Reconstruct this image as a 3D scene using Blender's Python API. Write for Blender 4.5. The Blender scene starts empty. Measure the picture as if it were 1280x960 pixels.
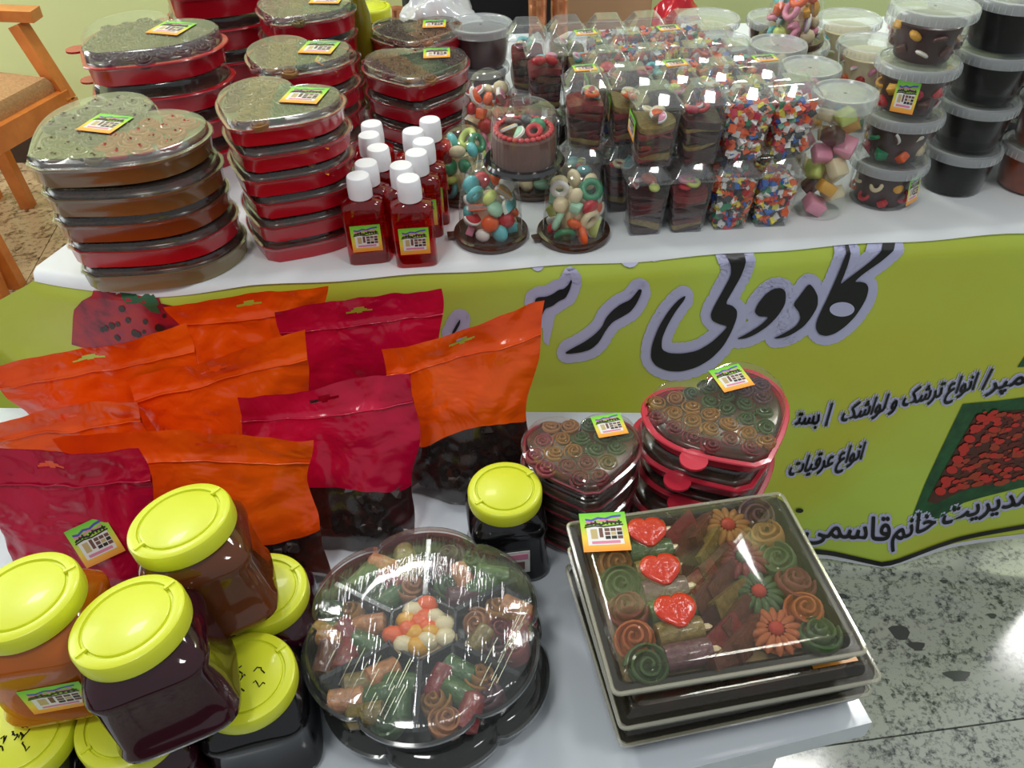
import bpy, bmesh, math, random
from mathutils import Vector, Matrix, noise
from mathutils.geometry import tessellate_polygon
random.seed(7)
PI = math.pi
sc = bpy.context.scene
COL = sc.collection

# ------------------------------------------------------------------ camera
FPX, PITCH, ROLL, CAMZ = 1050.0, math.radians(41), math.radians(-1.5), 1.37
FW = Vector((0, math.cos(PITCH), -math.sin(PITCH)))
_r = Vector((1, 0, 0)); _u = _r.cross(FW)
RX = math.cos(ROLL) * _r + math.sin(ROLL) * _u
RY = -math.sin(ROLL) * _r + math.cos(ROLL) * _u
cam_d = bpy.data.cameras.new('camera'); cam = bpy.data.objects.new('camera', cam_d); COL.objects.link(cam)
cam_d.sensor_width = 36; cam_d.lens = FPX / 1280 * 36; cam_d.clip_start = .02
M = Matrix.Identity(4)
for i in range(3):
    M[i][0] = RX[i]; M[i][1] = RY[i]; M[i][2] = -FW[i]
M[2][3] = CAMZ
cam.matrix_world = M
sc.camera = cam

def S(r, g, b):
    f = lambda c: (c / 255 / 12.92) if c / 255 <= .04045 else ((c / 255 + .055) / 1.055) ** 2.4
    return (f(r), f(g), f(b), 1)

# ------------------------------------------------------------------ light
w = bpy.data.worlds.new('world'); sc.world = w; w.use_nodes = True
w.node_tree.nodes['Background'].inputs[0].default_value = (.93, .97, 1.0, 1)
w.node_tree.nodes['Background'].inputs[1].default_value = .42
sc.view_settings.view_transform = 'Standard'; sc.view_settings.look = 'None'
sc.view_settings.exposure = 0.0; sc.view_settings.gamma = 1
sc.cycles.transparent_max_bounces = 32
sc.cycles.max_bounces = 7
sc.cycles.caustics_reflective = False; sc.cycles.caustics_refractive = False

def area(name, loc, target, sx, sy, power, col=(1, 1, 1)):
    l = bpy.data.lights.new(name, 'AREA'); l.shape = 'RECTANGLE'; l.size = sx; l.size_y = sy; l.energy = power; l.color = col
    o = bpy.data.objects.new(name, l); COL.objects.link(o); o.location = loc
    o.rotation_euler = (Vector(target) - Vector(loc)).to_track_quat('-Z', 'Y').to_euler()
    return o
# ceiling lamps of the hall plus added fill lamps, and the tall window on the left behind the chair
for lx, ly, p_ in ((-.58, 2.42, 17), (1.33, 1.90, 20), (3.0, 2.7, 18), (-2.0, 2.2, 32), (-.6, -.2, 16), (1.2, -.3, 14)):  # strongest one lifts the wall; last pair is added fill behind the camera
    area('ceiling_or_fill_lamp', (lx, ly, 3.0), (lx, ly, 0), .42, .42, p_, (1, .99, .96))
area('window_light', (-3.6, 1.9, 1.7), (-.8, 1.9, .5), 1.6, 1.6, 50, (.96, .98, 1))

# ------------------------------------------------------------------ helpers
def at(x, y, z):
    d = FW + (x - 640) / FPX * RX - (y - 480) / FPX * RY
    return Vector((0, 0, CAMZ)) + d * ((z - CAMZ) / d.z)
def ony(x, y, Y):
    d = FW + (x - 640) / FPX * RX - (y - 480) / FPX * RY
    return Vector((0, 0, CAMZ)) + d * (Y / d.y)

def lerp_(a, b, t): return a + (b - a) * t

class MB:
    def __init__(s): s.v = []; s.f = []; s.m = []
    def add(s, vs, fs, mi=0, mat=None):
        o = len(s.v)
        s.v += [tuple(mat @ Vector(p)) if mat is not None else tuple(p) for p in vs]
        s.f += [tuple(o + i for i in f) for f in fs]; s.m += [mi] * len(fs)
        return s
    def loft(s, rings, cap0=True, cap1=True, mi=0, closed=True, mat=None):
        n = len(rings[0]); vs = [p for r in rings for p in r]; fs = []
        for i in range(len(rings) - 1):
            for j in range(n if closed else n - 1):
                k = (j + 1) % n
                fs.append((i * n + j, i * n + k, (i + 1) * n + k, (i + 1) * n + j))
        if cap0: fs.append(tuple(reversed(range(n))))
        if cap1: fs.append(tuple(range((len(rings) - 1) * n, len(rings) * n)))
        return s.add(vs, fs, mi, mat)
    def lathe(s, prof, n=32, cap0=True, cap1=True, mi=0, mat=None):
        return s.loft([[(r * math.cos(2 * PI * k / n), r * math.sin(2 * PI * k / n), z) for k in range(n)] for r, z in prof], cap0, cap1, mi, True, mat)
    def box(s, c, d, mi=0, mat=None, taper=1.0):
        x, y, z = c; a, b, h = d[0] / 2, d[1] / 2, d[2] / 2
        t = taper
        vs = [(x - a, y - b, z - h), (x + a, y - b, z - h), (x + a, y + b, z - h), (x - a, y + b, z - h),
              (x - a * t, y - b * t, z + h), (x + a * t, y - b * t, z + h), (x + a * t, y + b * t, z + h), (x - a * t, y + b * t, z + h)]
        return s.add(vs, [(3, 2, 1, 0), (4, 5, 6, 7), (0, 1, 5, 4), (1, 2, 6, 5), (2, 3, 7, 6), (3, 0, 4, 7)], mi, mat)
    def tube(s, pts, r, n=6, mi=0, r1=None):
        pts = [Vector(p) for p in pts]; rings = []
        for i, p in enumerate(pts):
            t = (pts[min(i + 1, len(pts) - 1)] - pts[max(i - 1, 0)]).normalized()
            a = t.cross(Vector((0, 0, 1)))
            if a.length < 1e-3: a = t.cross(Vector((1, 0, 0)))
            a.normalize(); b = t.cross(a)
            rr = r if r1 is None else r + (r1 - r) * i / (len(pts) - 1)
            rings.append([tuple(p + rr * (math.cos(2 * PI * k / n) * a + math.sin(2 * PI * k / n) * b)) for k in range(n)])
        return s.loft(rings, mi=mi)
    def bar(s, p, q, w_, h_, mi=0):
        p = Vector(p); q = Vector(q); t = (q - p).normalized()
        a = t.cross(Vector((0, 0, 1)))
        if a.length < 1e-3: a = Vector((1, 0, 0))
        a.normalize(); b = a.cross(t)
        rings = [[tuple(c + sx * a * w_ / 2 + sy * b * h_ / 2) for sx, sy in ((-1, -1), (1, -1), (1, 1), (-1, 1))] for c in (p, q)]
        return s.loft(rings, mi=mi)
    def mesh(s, name, mats, smooth=40):
        me = bpy.data.meshes.new(name); me.from_pydata(s.v, [], s.f)
        for m in (mats if isinstance(mats, (list, tuple)) else [mats]): me.materials.append(m)
        me.polygons.foreach_set('material_index', s.m)
        bm = bmesh.new(); bm.from_mesh(me); bmesh.ops.recalc_face_normals(bm, faces=bm.faces); bm.to_mesh(me); bm.free()
        if smooth: me.shade_smooth(); me.set_sharp_from_angle(angle=math.radians(smooth))
        me.update(); return me
    def build(s, name, mats, parent=None, smooth=40, loc=None, rot=None):
        return ob(name, s.mesh(name, mats, smooth), parent, loc, rot)

def ob(name, me, parent=None, loc=None, rot=None, scale=None):
    o = bpy.data.objects.new(name, me); COL.objects.link(o)
    if parent is not None: o.parent = parent
    if loc is not None: o.location = loc
    if rot is not None: o.rotation_euler = rot if hasattr(rot, '__len__') else (0, 0, rot)
    if scale is not None: o.scale = scale if hasattr(scale, '__len__') else (scale,) * 3
    return o
def tag(o, label=None, cat=None, group=None, kind=None):
    if label: o['label'] = label
    if cat: o['category'] = cat
    if group: o['group'] = group
    if kind: o['kind'] = kind
    return o
def thing(name, label, cat, loc=(0, 0, 0), rot=0, group=None):
    return tag(ob(name, None, None, loc, rot), label, cat, group)

# ------------------------------------------------------------------ materials
def nt(name):
    m = bpy.data.materials.new(name); m.use_nodes = True
    return m, m.node_tree.nodes, m.node_tree.links
_mc = {}
def plastic(name, col, rough=.35, coat=0, metal=0, bump=0, bscale=80, var=0, trans=0, spec=.5, sss=0):
    if name in _mc: return _mc[name]
    m, N, L = nt(name); p = N['Principled BSDF']
    p.inputs['Base Color'].default_value = col; p.inputs['Roughness'].default_value = rough
    p.inputs['Metallic'].default_value = metal; p.inputs['Coat Weight'].default_value = coat
    p.inputs['Coat Roughness'].default_value = .05; p.inputs['Specular IOR Level'].default_value = spec
    p.inputs['Transmission Weight'].default_value = trans
    if sss:
        p.inputs['Subsurface Weight'].default_value = sss; p.inputs['Subsurface Radius'].default_value = (.01, .006, .004); p.inputs['Subsurface Scale'].default_value = .5
    tc = N.new('ShaderNodeTexCoord'); nz = N.new('ShaderNodeTexNoise'); nz.inputs['Scale'].default_value = bscale; nz.inputs['Detail'].default_value = 3
    L.new(tc.outputs['Object'], nz.inputs['Vector'])
    if bump:
        b = N.new('ShaderNodeBump'); b.inputs['Strength'].default_value = bump; b.inputs['Distance'].default_value = .003
        L.new(nz.outputs['Fac'], b.inputs['Height']); L.new(b.outputs['Normal'], p.inputs['Normal'])
    if var:
        h = N.new('ShaderNodeHueSaturation'); h.inputs['Color'].default_value = col
        mp = N.new('ShaderNodeMapRange'); mp.inputs['To Min'].default_value = 1 - var; mp.inputs['To Max'].default_value = 1 + var
        mp.inputs['From Min'].default_value = .3; mp.inputs['From Max'].default_value = .7
        L.new(nz.outputs['Fac'], mp.inputs['Value']); L.new(mp.outputs['Result'], h.inputs['Value']); L.new(h.outputs['Color'], p.inputs['Base Color'])
    _mc[name] = m; return m

def film(name, tint=(1, 1, 1, 1), base=.05, dif=0, dcol=(.8, .8, .8, 1), rough=.06, bump=0, bscale=60, stretch=None, power=4):
    """thin clear plastic: see-through, with a mirror-like sheen that grows at grazing angles, optional body colour"""
    if name in _mc: return _mc[name]
    m, N, L = nt(name); N.remove(N['Principled BSDF']); out = N['Material Output']
    t = N.new('ShaderNodeBsdfTransparent'); t.inputs[0].default_value = tint
    d = N.new('ShaderNodeBsdfDiffuse'); d.inputs[0].default_value = dcol
    g = N.new('ShaderNodeBsdfGlossy'); g.inputs['Roughness'].default_value = rough; g.inputs[0].default_value = (1, 1, 1, 1)
    m1 = N.new('ShaderNodeMixShader'); m1.inputs[0].default_value = dif
    L.new(t.outputs[0], m1.inputs[1]); L.new(d.outputs[0], m1.inputs[2])
    lw = N.new('ShaderNodeLayerWeight'); lw.inputs[0].default_value = .5
    pw = N.new('ShaderNodeMath'); pw.operation = 'POWER'; pw.inputs[1].default_value = power; L.new(lw.outputs['Facing'], pw.inputs[0])
    ma = N.new('ShaderNodeMath'); ma.operation = 'MULTIPLY_ADD'; ma.inputs[1].default_value = .75 - base; ma.inputs[2].default_value = base
    L.new(pw.outputs[0], ma.inputs[0])
    m2 = N.new('ShaderNodeMixShader'); L.new(ma.outputs[0], m2.inputs[0]); L.new(m1.outputs[0], m2.inputs[1]); L.new(g.outputs[0], m2.inputs[2])
    L.new(m2.outputs[0], out.inputs[0])
    if bump:
        tc = N.new('ShaderNodeTexCoord'); mp = N.new('ShaderNodeMapping'); nz = N.new('ShaderNodeTexNoise')
        nz.inputs['Scale'].default_value = bscale; nz.inputs['Detail'].default_value = 2
        if stretch: mp.inputs['Scale'].default_value = stretch[:3]; mp.inputs['Rotation'].default_value = (0, 0, stretch[3])
        L.new(tc.outputs['Object'], mp.inputs[0]); L.new(mp.outputs[0], nz.inputs['Vector'])
        b = N.new('ShaderNodeBump'); b.inputs['Strength'].default_value = bump; b.inputs['Distance'].default_value = .004
        L.new(nz.outputs['Fac'], b.inputs['Height']); L.new(b.outputs['Normal'], g.inputs['Normal'])
    _mc[name] = m; return m

def ramp_mat(name, stops, scale=20, rough=.4, detail=4, kind='noise', bump=0, coord='Object', coat=0, interp='LINEAR', gradient=None):
    if name in _mc: return _mc[name]
    m, N, L = nt(name); p = N['Principled BSDF']; p.inputs['Roughness'].default_value = rough; p.inputs['Coat Weight'].default_value = coat
    tc = N.new('ShaderNodeTexCoord')
    if gradient is not None:
        sx = N.new('ShaderNodeSeparateXYZ'); L.new(tc.outputs['Generated'], sx.inputs[0]); fac = sx.outputs[gradient]
    elif kind == 'noise':
        n = N.new('ShaderNodeTexNoise'); n.inputs['Scale'].default_value = scale; n.inputs['Detail'].default_value = detail; n.inputs['Roughness'].default_value = .65
        L.new(tc.outputs[coord], n.inputs['Vector']); fac = n.outputs['Fac']
    else:
        n = N.new('ShaderNodeTexVoronoi'); n.inputs['Scale'].default_value = scale; L.new(tc.outputs[coord], n.inputs['Vector']); fac = n.outputs['Distance']
    r = N.new('ShaderNodeValToRGB'); r.color_ramp.interpolation = interp
    while len(r.color_ramp.elements) < len(stops): r.color_ramp.elements.new(.5)
    for e, (q, c) in zip(r.color_ramp.elements, stops): e.position = q; e.color = c
    L.new(fac, r.inputs[0]); L.new(r.outputs[0], p.inputs['Base Color'])
    if bump:
        b = N.new('ShaderNodeBump'); b.inputs['Strength'].default_value = bump; b.inputs['Distance'].default_value = .004
        L.new(fac, b.inputs['Height']); L.new(b.outputs['Normal'], p.inputs['Normal'])
    _mc[name] = m; return m

def granite(name, light, mid, dark, scale, rough):
    m, N, L = nt(name); p = N['Principled BSDF']; p.inputs['Roughness'].default_value = rough
    tc = N.new('ShaderNodeTexCoord')
    n1 = N.new('ShaderNodeTexNoise'); n1.inputs['Scale'].default_value = scale; n1.inputs['Detail'].default_value = 6; n1.inputs['Roughness'].default_value = .72
    n2 = N.new('ShaderNodeTexNoise'); n2.inputs['Scale'].default_value = scale * .22; n2.inputs['Detail'].default_value = 2
    v = N.new('ShaderNodeTexVoronoi'); v.inputs['Scale'].default_value = scale * 1.1
    for q in (n1, n2, v): L.new(tc.outputs['Object'], q.inputs['Vector'])
    ad = N.new('ShaderNodeMath'); ad.operation = 'MULTIPLY_ADD'; ad.inputs[1].default_value = .35; L.new(n2.outputs['Fac'], ad.inputs[0]); L.new(n1.outputs['Fac'], ad.inputs[2])
    a2 = N.new('ShaderNodeMath'); a2.operation = 'MULTIPLY_ADD'; a2.inputs[1].default_value = .22; L.new(v.outputs['Color'], a2.inputs[0]); L.new(ad.outputs[0], a2.inputs[2])
    r = N.new('ShaderNodeValToRGB'); L.new(a2.outputs[0], r.inputs[0])
    for q, c in ((.60, dark), (.69, mid), (.80, light)): 
        e = r.color_ramp.elements.new(q); e.color = c
    r.color_ramp.elements[0].color = dark; r.color_ramp.elements[-1].color = light
    L.new(r.outputs[0], p.inputs['Base Color'])
    return m

RED = plastic('red_plastic', S(176, 14, 34), .22, .4)
CLEAR = film('clear_plastic', (.97, .98, .97, 1), .05, .03, (.75, .8, .75, 1), .07)
CLEARW = film('clear_lid_plastic', (.95, .96, .94, 1), .07, .10, (.7, .72, .68, 1), .09, bump=.25, bscale=14)
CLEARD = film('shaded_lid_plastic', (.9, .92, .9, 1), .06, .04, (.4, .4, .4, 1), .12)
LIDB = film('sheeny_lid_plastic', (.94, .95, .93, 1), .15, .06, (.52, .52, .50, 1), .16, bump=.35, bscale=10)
CLEARF = film('clear_front_lid', (.97, .95, .94, 1), .05, .03, (.7, .6, .6, 1), .07, bump=.3, bscale=12)
FROST = film('frosted_lid_plastic', (.95, .97, .97, 1), .06, .34, (.74, .79, .80, 1), .2)
TUBW = film('milky_tub_plastic', (.95, .96, .96, 1), .018, .012, (.8, .82, .82, 1), .12)
BLACK = plastic('black_tray_plastic', S(22, 24, 26), .16, .4)
YEL = plastic('yellow_lid_plastic', S(208, 216, 48), .36, .10, var=.04, bscale=12)
WHITEP = plastic('white_cap_plastic', S(235, 236, 240), .4)
WHITE = plastic('white_table_cloth', S(222, 227, 228), .5, var=.02, bscale=3)
TABLE = plastic('white_table_top', S(204, 212, 219), .14, .25, bump=.04, bscale=30)
INK = plastic('black_ink', S(14, 13, 16), .35)
LAV = plastic('lavender_print', S(186, 188, 220), .35)
def sweet(name, c, var=.3, r=.3): return plastic(name, S(*c), r, .35, bump=.5, bscale=180, var=var)
SW = dict(maroon=sweet('maroon_fruit_roll', (122, 42, 42)), pink=sweet('pink_fruit_roll', (150, 66, 72)), gold=sweet('gold_fruit_roll', (158, 108, 44)),
          green=sweet('green_fruit_roll', (62, 92, 48)), olive=sweet('olive_fruit_roll', (122, 104, 52)), brown=sweet('brown_fruit_roll', (92, 50, 36)),
          orange=sweet('orange_fruit_roll', (176, 92, 44)), dark=sweet('dark_fruit_roll', (52, 22, 22)), red=sweet('red_jelly_heart', (186, 50, 26), .12, .12),
          purple=sweet('purple_fruit_roll', (92, 58, 66)), peach=sweet('peach_fruit_roll', (176, 120, 80)))

# price sticker: gradient card with a white panel, dark and blue lettering strokes and small photo blocks
STK_G = ramp_mat('sticker_gradient', [(0, S(240, 150, 60)), (.35, S(235, 205, 80)), (.7, S(160, 215, 70)), (1, S(110, 200, 60))], gradient=1, rough=.3)
STK_W = plastic('sticker_white', S(225, 225, 222), .4); STK_B = plastic('sticker_blue', S(80, 80, 170), .4)
STK_P = plastic('sticker_pink', S(215, 130, 160), .4); STK_K = plastic('sticker_dark', S(40, 36, 34), .4); STK_N = plastic('sticker_brown', S(110, 74, 66), .4)
STK_O = plastic('sticker_beige', S(190, 170, 120), .4)
def sticker_mesh():
    b = MB()
    def R(x0, x1, y0, y1, z, mi): b.add([(x0, y0, z), (x1, y0, z), (x1, y1, z), (x0, y1, z)], [(0, 1, 2, 3)], mi)
    def stroke(pts, th, z, mi):
        for (ax, ay), (bx_, by_) in zip(pts, pts[1:]):
            b.add([(ax, ay - th, z), (bx_, by_ - th, z), (bx_, by_ + th, z), (ax, ay + th, z)], [(0, 1, 2, 3)], mi)
    b.box((0, 0, 0), (1, 1, .012), 0)
    R(-.38, .38, -.34, .14, .012, 1)
    stroke([(-.38, .33), (-.25, .30), (-.1, .36), (.05, .33), (.2, .38), (.4, .40)], .028, .012, 2)
    stroke([(-.38, .27), (-.2, .24), (0, .30), (.2, .26), (.34, .32)], .022, .018, 3)
    stroke([(-.4, .17), (-.2, .22), (-.05, .17), (.1, .24), (.4, .22)], .022, .024, 4)
    stroke([(-.42, .12), (-.2, .15), (.0, .12), (.42, .16)], .016, .024, 4)
    for k in range(9): R(-.36 + k * .085, -.32 + k * .085, .17, .22 + .03 * (k % 3), .028, 4)
    R(-.30, -.16, -.18, .07, .018, 6); R(-.12, -.04, -.15, .09, .018, 5)
    for i in range(3):
        for j in range(3): R(.0 + i * .13, .11 + i * .13, -.2 + j * .1, -.12 + j * .1, .018, (4, 5, 4, 5, 5, 6, 5, 4, 5)[(i * 2 + j * 3) % 9])
    R(-.3, .3, -.31, -.24, .018, 3)
    return b.mesh('sticker', [STK_G, STK_W, STK_B, STK_P, STK_K, STK_N, STK_O], 0)
STICK = sticker_mesh()
def sticker(parent, loc, rot, size, h=None):
    return ob('sticker', STICK, parent, loc, rot, (size, h or size, .02))

# ------------------------------------------------------------------ outlines
def heart(W, n=60, notch=.275):
    def bez(p, m_):
        return [tuple((1 - t) ** 3 * p[0][a] + 3 * (1 - t) ** 2 * t * p[1][a] + 3 * (1 - t) * t * t * p[2][a] + t ** 3 * p[3][a] for a in (0, 1)) for t in [k / m_ for k in range(m_)]]
    q = n // 4
    half = bez([(0, notch), (.05, notch + .14), (.47, .52), (.5, .13)], q) + bez([(.5, .13), (.52, -.14), (.23, -.31), (.012, -.475)], q)
    out = half + [(-x, y) for x, y in half[:0:-1]]
    return [(x * W, y * W) for x, y in out]
def hoffs(o, levels):
    W = max(p[0] for p in o) * 2; return [[(x * (1 + 2 * d / W), y * (1 + 2 * d / W), z) for x, y in o] for d, z in levels]
def superel(a, b, e, n=40):
    out = []
    for k in range(n):
        t = 2 * PI * k / n; c, s_ = math.cos(t), math.sin(t)
        out.append((a * math.copysign(abs(c) ** (2 / e), c), b * math.copysign(abs(s_) ** (2 / e), s_)))
    return out
def rrect(w_, d_, r, n=6):
    out = []
    for cx, cy, a0 in ((w_ / 2 - r, -d_ / 2 + r, -PI / 2), (w_ / 2 - r, d_ / 2 - r, 0), (-w_ / 2 + r, d_ / 2 - r, PI / 2), (-w_ / 2 + r, -d_ / 2 + r, PI)):
        for k in range(n + 1):
            a = a0 + PI / 2 * k / n; out.append((cx + r * math.cos(a), cy + r * math.sin(a)))
    return out
def flower(R, n=132, petals=6, depth=.1, rot=0):
    out = []
    for k in range(n):
        t = 2 * PI * k / n; r = R * (1 - depth + depth * 1.0 * abs(math.cos(petals / 2 * (t - rot))) ** .55)
        out.append((r * math.cos(t), r * math.sin(t)))
    return out
def rings(outl, levels):
    return [[(x * s_, y * s_, z) for x, y in outl] for s_, z in levels]
def offs(outl, levels):
    """rings inset by a distance instead of a scale"""
    n = len(outl); nr = []
    for i in range(n):
        a = Vector(outl[i - 1]); b = Vector(outl[(i + 1) % n]); t = (b - a); t = t.normalized() if t.length > 1e-9 else Vector((1, 0)); nr.append(Vector((t.y, -t.x)))
    ar = sum(outl[i - 1][0] * outl[i][1] - outl[i][0] * outl[i - 1][1] for i in range(n))
    sg = 1 if ar > 0 else -1
    return [[(outl[i][0] + sg * nr[i].x * d, outl[i][1] + sg * nr[i].y * d, z) for i in range(n)] for d, z in levels]
def inside(p, poly):
    c = False; n = len(poly)
    for i in range(n):
        a, b = poly[i - 1], poly[i]
        if (a[1] > p[1]) != (b[1] > p[1]) and p[0] < (b[0] - a[0]) * (p[1] - a[1]) / (b[1] - a[1]) + a[0]: c = not c
    return c

# ------------------------------------------------------------------ sweets
def rose_mesh(turns=2.7, n=44):
    b = MB(); L_ = [[], [], [], [], []]
    for k in range(n + 1):
        t = k / n; a = t * turns * 2 * PI; r = .16 + .84 * t; th = .20; w_ = 1 + .05 * math.sin(a * 1.37)
        top = 1.0 - .38 * t + .05 * math.sin(a * 2.3)
        for q, (rr, z) in enumerate(((r * .88, 0), (r * 1.04, top * .55), (r * w_, top - .03), (r * w_ - th * .5, top + .02), (r * w_ - th, top - .22))):
            L_[q].append((rr * math.cos(a), rr * math.sin(a), z))
    b.loft(L_, False, False, closed=False)
    b.lathe([(.80, 0), (.82, .35), (.3, .62)], 12)
    return b
_rose = {}
def rose(col):
    if col not in _rose: _rose[col] = rose_mesh().mesh('fruit_roll_rose', SW[col], 60)
    return _rose[col]
def fill_roses(parent, outl, z, r, cols, pitch=1.75, seed=1, inset=.82, band=None):
    rnd = random.Random(seed); xs = [p[0] for p in outl]; ys = [p[1] for p in outl]; cnt = 0
    small = [(x * inset, y * inset) for x, y in outl]
    y = min(ys); row = 0
    while y < max(ys):
        x = min(xs) + (row % 2) * r * pitch / 2
        while x < max(xs):
            if inside((x, y), small):
                c = band(x, y) if band else rnd.choice(cols)
                ob('rose', rose(c), parent, (x + rnd.uniform(-.1, .1) * r, y + rnd.uniform(-.1, .1) * r, z), (rnd.uniform(-.2, .2), rnd.uniform(-.2, .2), rnd.uniform(0, 6.28)), (r, r, r * .85)); cnt += 1
            x += r * pitch
        y += r * pitch * .88; row += 1
    return cnt

# a sealed heart-shaped box: opaque tray, sweets, clear domed lid, sticker
_hb = {}
def heart_box(W, h, side, lidh, loc, rot, label, group, top=False, band=None, stick=None, seed=1, tabs=False, tilt=(0, 0), tuck=None, front=False):
    t = thing('sweets_box', label, 'box', loc, (tilt[0], tilt[1], rot), group)
    key = (W, h, side.name, lidh, tabs, front, top)
    if key not in _hb:
        o = heart(W); b = MB()
        L_ = hoffs(o, [(-.006, 0), (-.0045, .001), (-.002, h - .004), (-.001, h - .003), (0, h - .001), (0, h), (-.003, h), (-.005, h - .004), (-.007, h - .006)])
        b.loft(L_)
        base = b.mesh('tray', side)
        b = MB(); b.loft(hoffs(o, [(-.004, h - .008), (-.007, h + .001), (-.012, h + .004)]))
        fill = b.mesh('fruit_leather', FILL)
        b = MB(); b.loft(hoffs(o, [(.0012, h - .003), (.0015, h + .0012), (-.003, h + .002), (-.0035, h + lidh * .55), (-.005, h + lidh * .9), (-.008, h + lidh), (-.011, h + lidh - .0006)]), cap0=False)
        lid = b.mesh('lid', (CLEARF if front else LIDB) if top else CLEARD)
        tabm = None
        if tabs:
            b = MB()
            for (px, py, a) in ((-.36 * W, -.22 * W, -2.45),):
                prof = [(px + .02 * math.cos(a) * .3 + .016 * math.cos(2 * PI * k / 16), py + .02 * math.sin(a) * .3 + .016 * math.sin(2 * PI * k / 16)) for k in range(16)]
                b.loft([[(x, y, h - .0015) for x, y in prof], [(x, y, h + .0015) for x, y in prof]])
            b.loft(hoffs(o, [(.004, h - .001), (.005, h + .0005), (.004, h + .002), (-.002, h + .0025)]), False, False)
            tabm = b.mesh('rim_tab', side)
        _hb[key] = (base, fill, lid, tabm)
    base, fill, lid, tabm = _hb[key]
    ob('tray', base, t); ob('fruit_leather', fill, t); ob('lid', lid, t)
    if tabm: ob('rim', tabm, t)
    if top:
        fill_roses(t, heart(W), h - .002, .0135 if W < .2 else .016, None, seed=seed, band=band, inset=.88)
    if stick: sticker(t, (stick[0] * W, stick[1] * W, h + lidh + .0006), stick[2], stick[3])
    if tuck: sticker(t, (tuck[0] * W, tuck[1] * W, h + .002), (0, .5, tuck[2]), .034)
    return t
FILL = ramp_mat('dark_layered_fruit_leather', [(.3, S(28, 16, 14)), (.5, S(60, 44, 28)), (.62, S(84, 34, 26)), (.8, S(46, 56, 30))], 45, .25, coat=.3)
ORD = {0: 'lowest', 1: 'second lowest', 2: 'third lowest', 3: 'fourth lowest', 4: 'fifth lowest', 5: 'sixth lowest', 6: 'seventh lowest'}
def ordn(i, n): return 'topmost' if i == n - 1 else ORD[i]

# ================================================================== STRUCTURE
tag(ob('floor', None), 'speckled granite tile floor', None, None, 'structure')
floor = bpy.data.objects['floor']
GR = granite('grey_speckled_granite', S(170, 175, 166), S(126, 131, 126), S(66, 72, 72), 95, .12)
GT = granite('tan_speckled_granite', S(186, 160, 124), S(140, 112, 80), S(66, 48, 34), 60, .3)
GROUT = plastic('dark_joint', S(60, 60, 58), .8)
b = MB(); b.box((0, 2.0, -.03), (9, 8, .04)); b.build('joint_bed', GROUT, floor)
ja = math.atan2(.0406, .3716); TW = .8
jt = Vector((math.cos(ja), math.sin(ja), 0)); jn = Vector((-jt.y, jt.x, 0)); jo = Vector((.4445, .6395, 0)) - jt * .10
tm = {}
for key, mm in (('g', GR), ('t', GT)):
    b = MB(); b.box((TW / 2, TW / 2, -.008), (TW - .003, TW - .003, .016)); tm[key] = b.mesh('tile', mm, 0)
for i in range(-4, 4):
    for j in range(-2, 5):
        p = jo + jt * (i * TW) + jn * (j * TW)
        warm = (p.x + TW * .5 < -.6 and p.y + TW * .5 > 1.2)
        o = ob('tile', tm['t' if warm else 'g'], floor, p, ja)
# chips in the granite: larger dark mineral inclusions
b = MB()
for px, py, r, e in ((1125, 791, .017, 1.1), (1146, 808, .014, .8), (1197, 845, .021, .6), (1052, 745, .007, 1), (1240, 770, .008, .9), (1180, 727, .007, .8)):
    c = at(px, py, .0004); b.add([(c.x + r * (1 + .3 * math.sin(3 * a) + .2 * math.sin(5 * a + r * 900)) * math.cos(a), c.y + r * e * (1 + .2 * math.cos(2 * a)) * math.sin(a), .0006) for a in [2 * PI * k / 12 for k in range(12)]], [tuple(range(12))])
tag(b.build('dark_fleck', plastic('dark_mineral', S(76, 80, 80), .2), floor, 0), kind='stuff')

GREEN = plastic('pale_green_wall_paint', S(212, 226, 162), .6, var=.04, bscale=2)
b = MB(); b.box((0, 2.95, 1.6), (8, .08, 3.2)); tag(b.build('wall_back', GREEN), 'pale green painted wall', None, None, 'structure')
b = MB(); b.box((0, 2.895, .07), (8, .03, .14)); tag(b.build('baseboard_back', plastic('dark_skirting', S(58, 42, 34), .35)), 'dark skirting board', None, None, 'structure')

# ================================================================== BACK TABLE
ZB, ZF = .75, .55
A0 = Vector((-.482, .929, 0)); TU = Vector((math.cos(math.radians(4.37)), math.sin(math.radians(4.37)), 0)); NB = Vector((TU.y, -TU.x, 0))
tb = thing('display_table', 'long white display table at the back with a printed banner hung on its front', 'table', (A0.x + TU.x * .7, A0.y + .45, 0))
def tl(p): return (p[0] - tb.location.x, p[1] - tb.location.y, p[2])
corner = Vector((-.641, .972, 0))
b = MB()
q0 = corner - NB * .01; q1 = A0 + TU * 1.55 - NB * .02; dp = Vector((-.02, .86, 0))
prof = [q0, A0 - NB * .02, q1, q1 + dp, Vector((-.60, q1.y + dp.y - .1, 0)), Vector((-.612, 1.051, 0))]
b.loft([[tl((p.x, p.y, z)) for p in prof] for z in (ZB - .03, ZB - .0035)]); b.build('tabletop', TABLE, tb, 0)
for p in (q0 + Vector((.06, .06, 0)), q1 + Vector((-.06, .06, 0)), q1 + dp + Vector((-.06, -.06, 0)), q0 + dp + Vector((.12, -.06, 0))):
    b = MB(); b.tube([tl((p.x, p.y, 0)), tl((p.x, p.y, ZB - .03))], .018, 10); b.build('leg', plastic('grey_steel', S(150, 150, 150), .35, metal=.8), tb)
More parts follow.
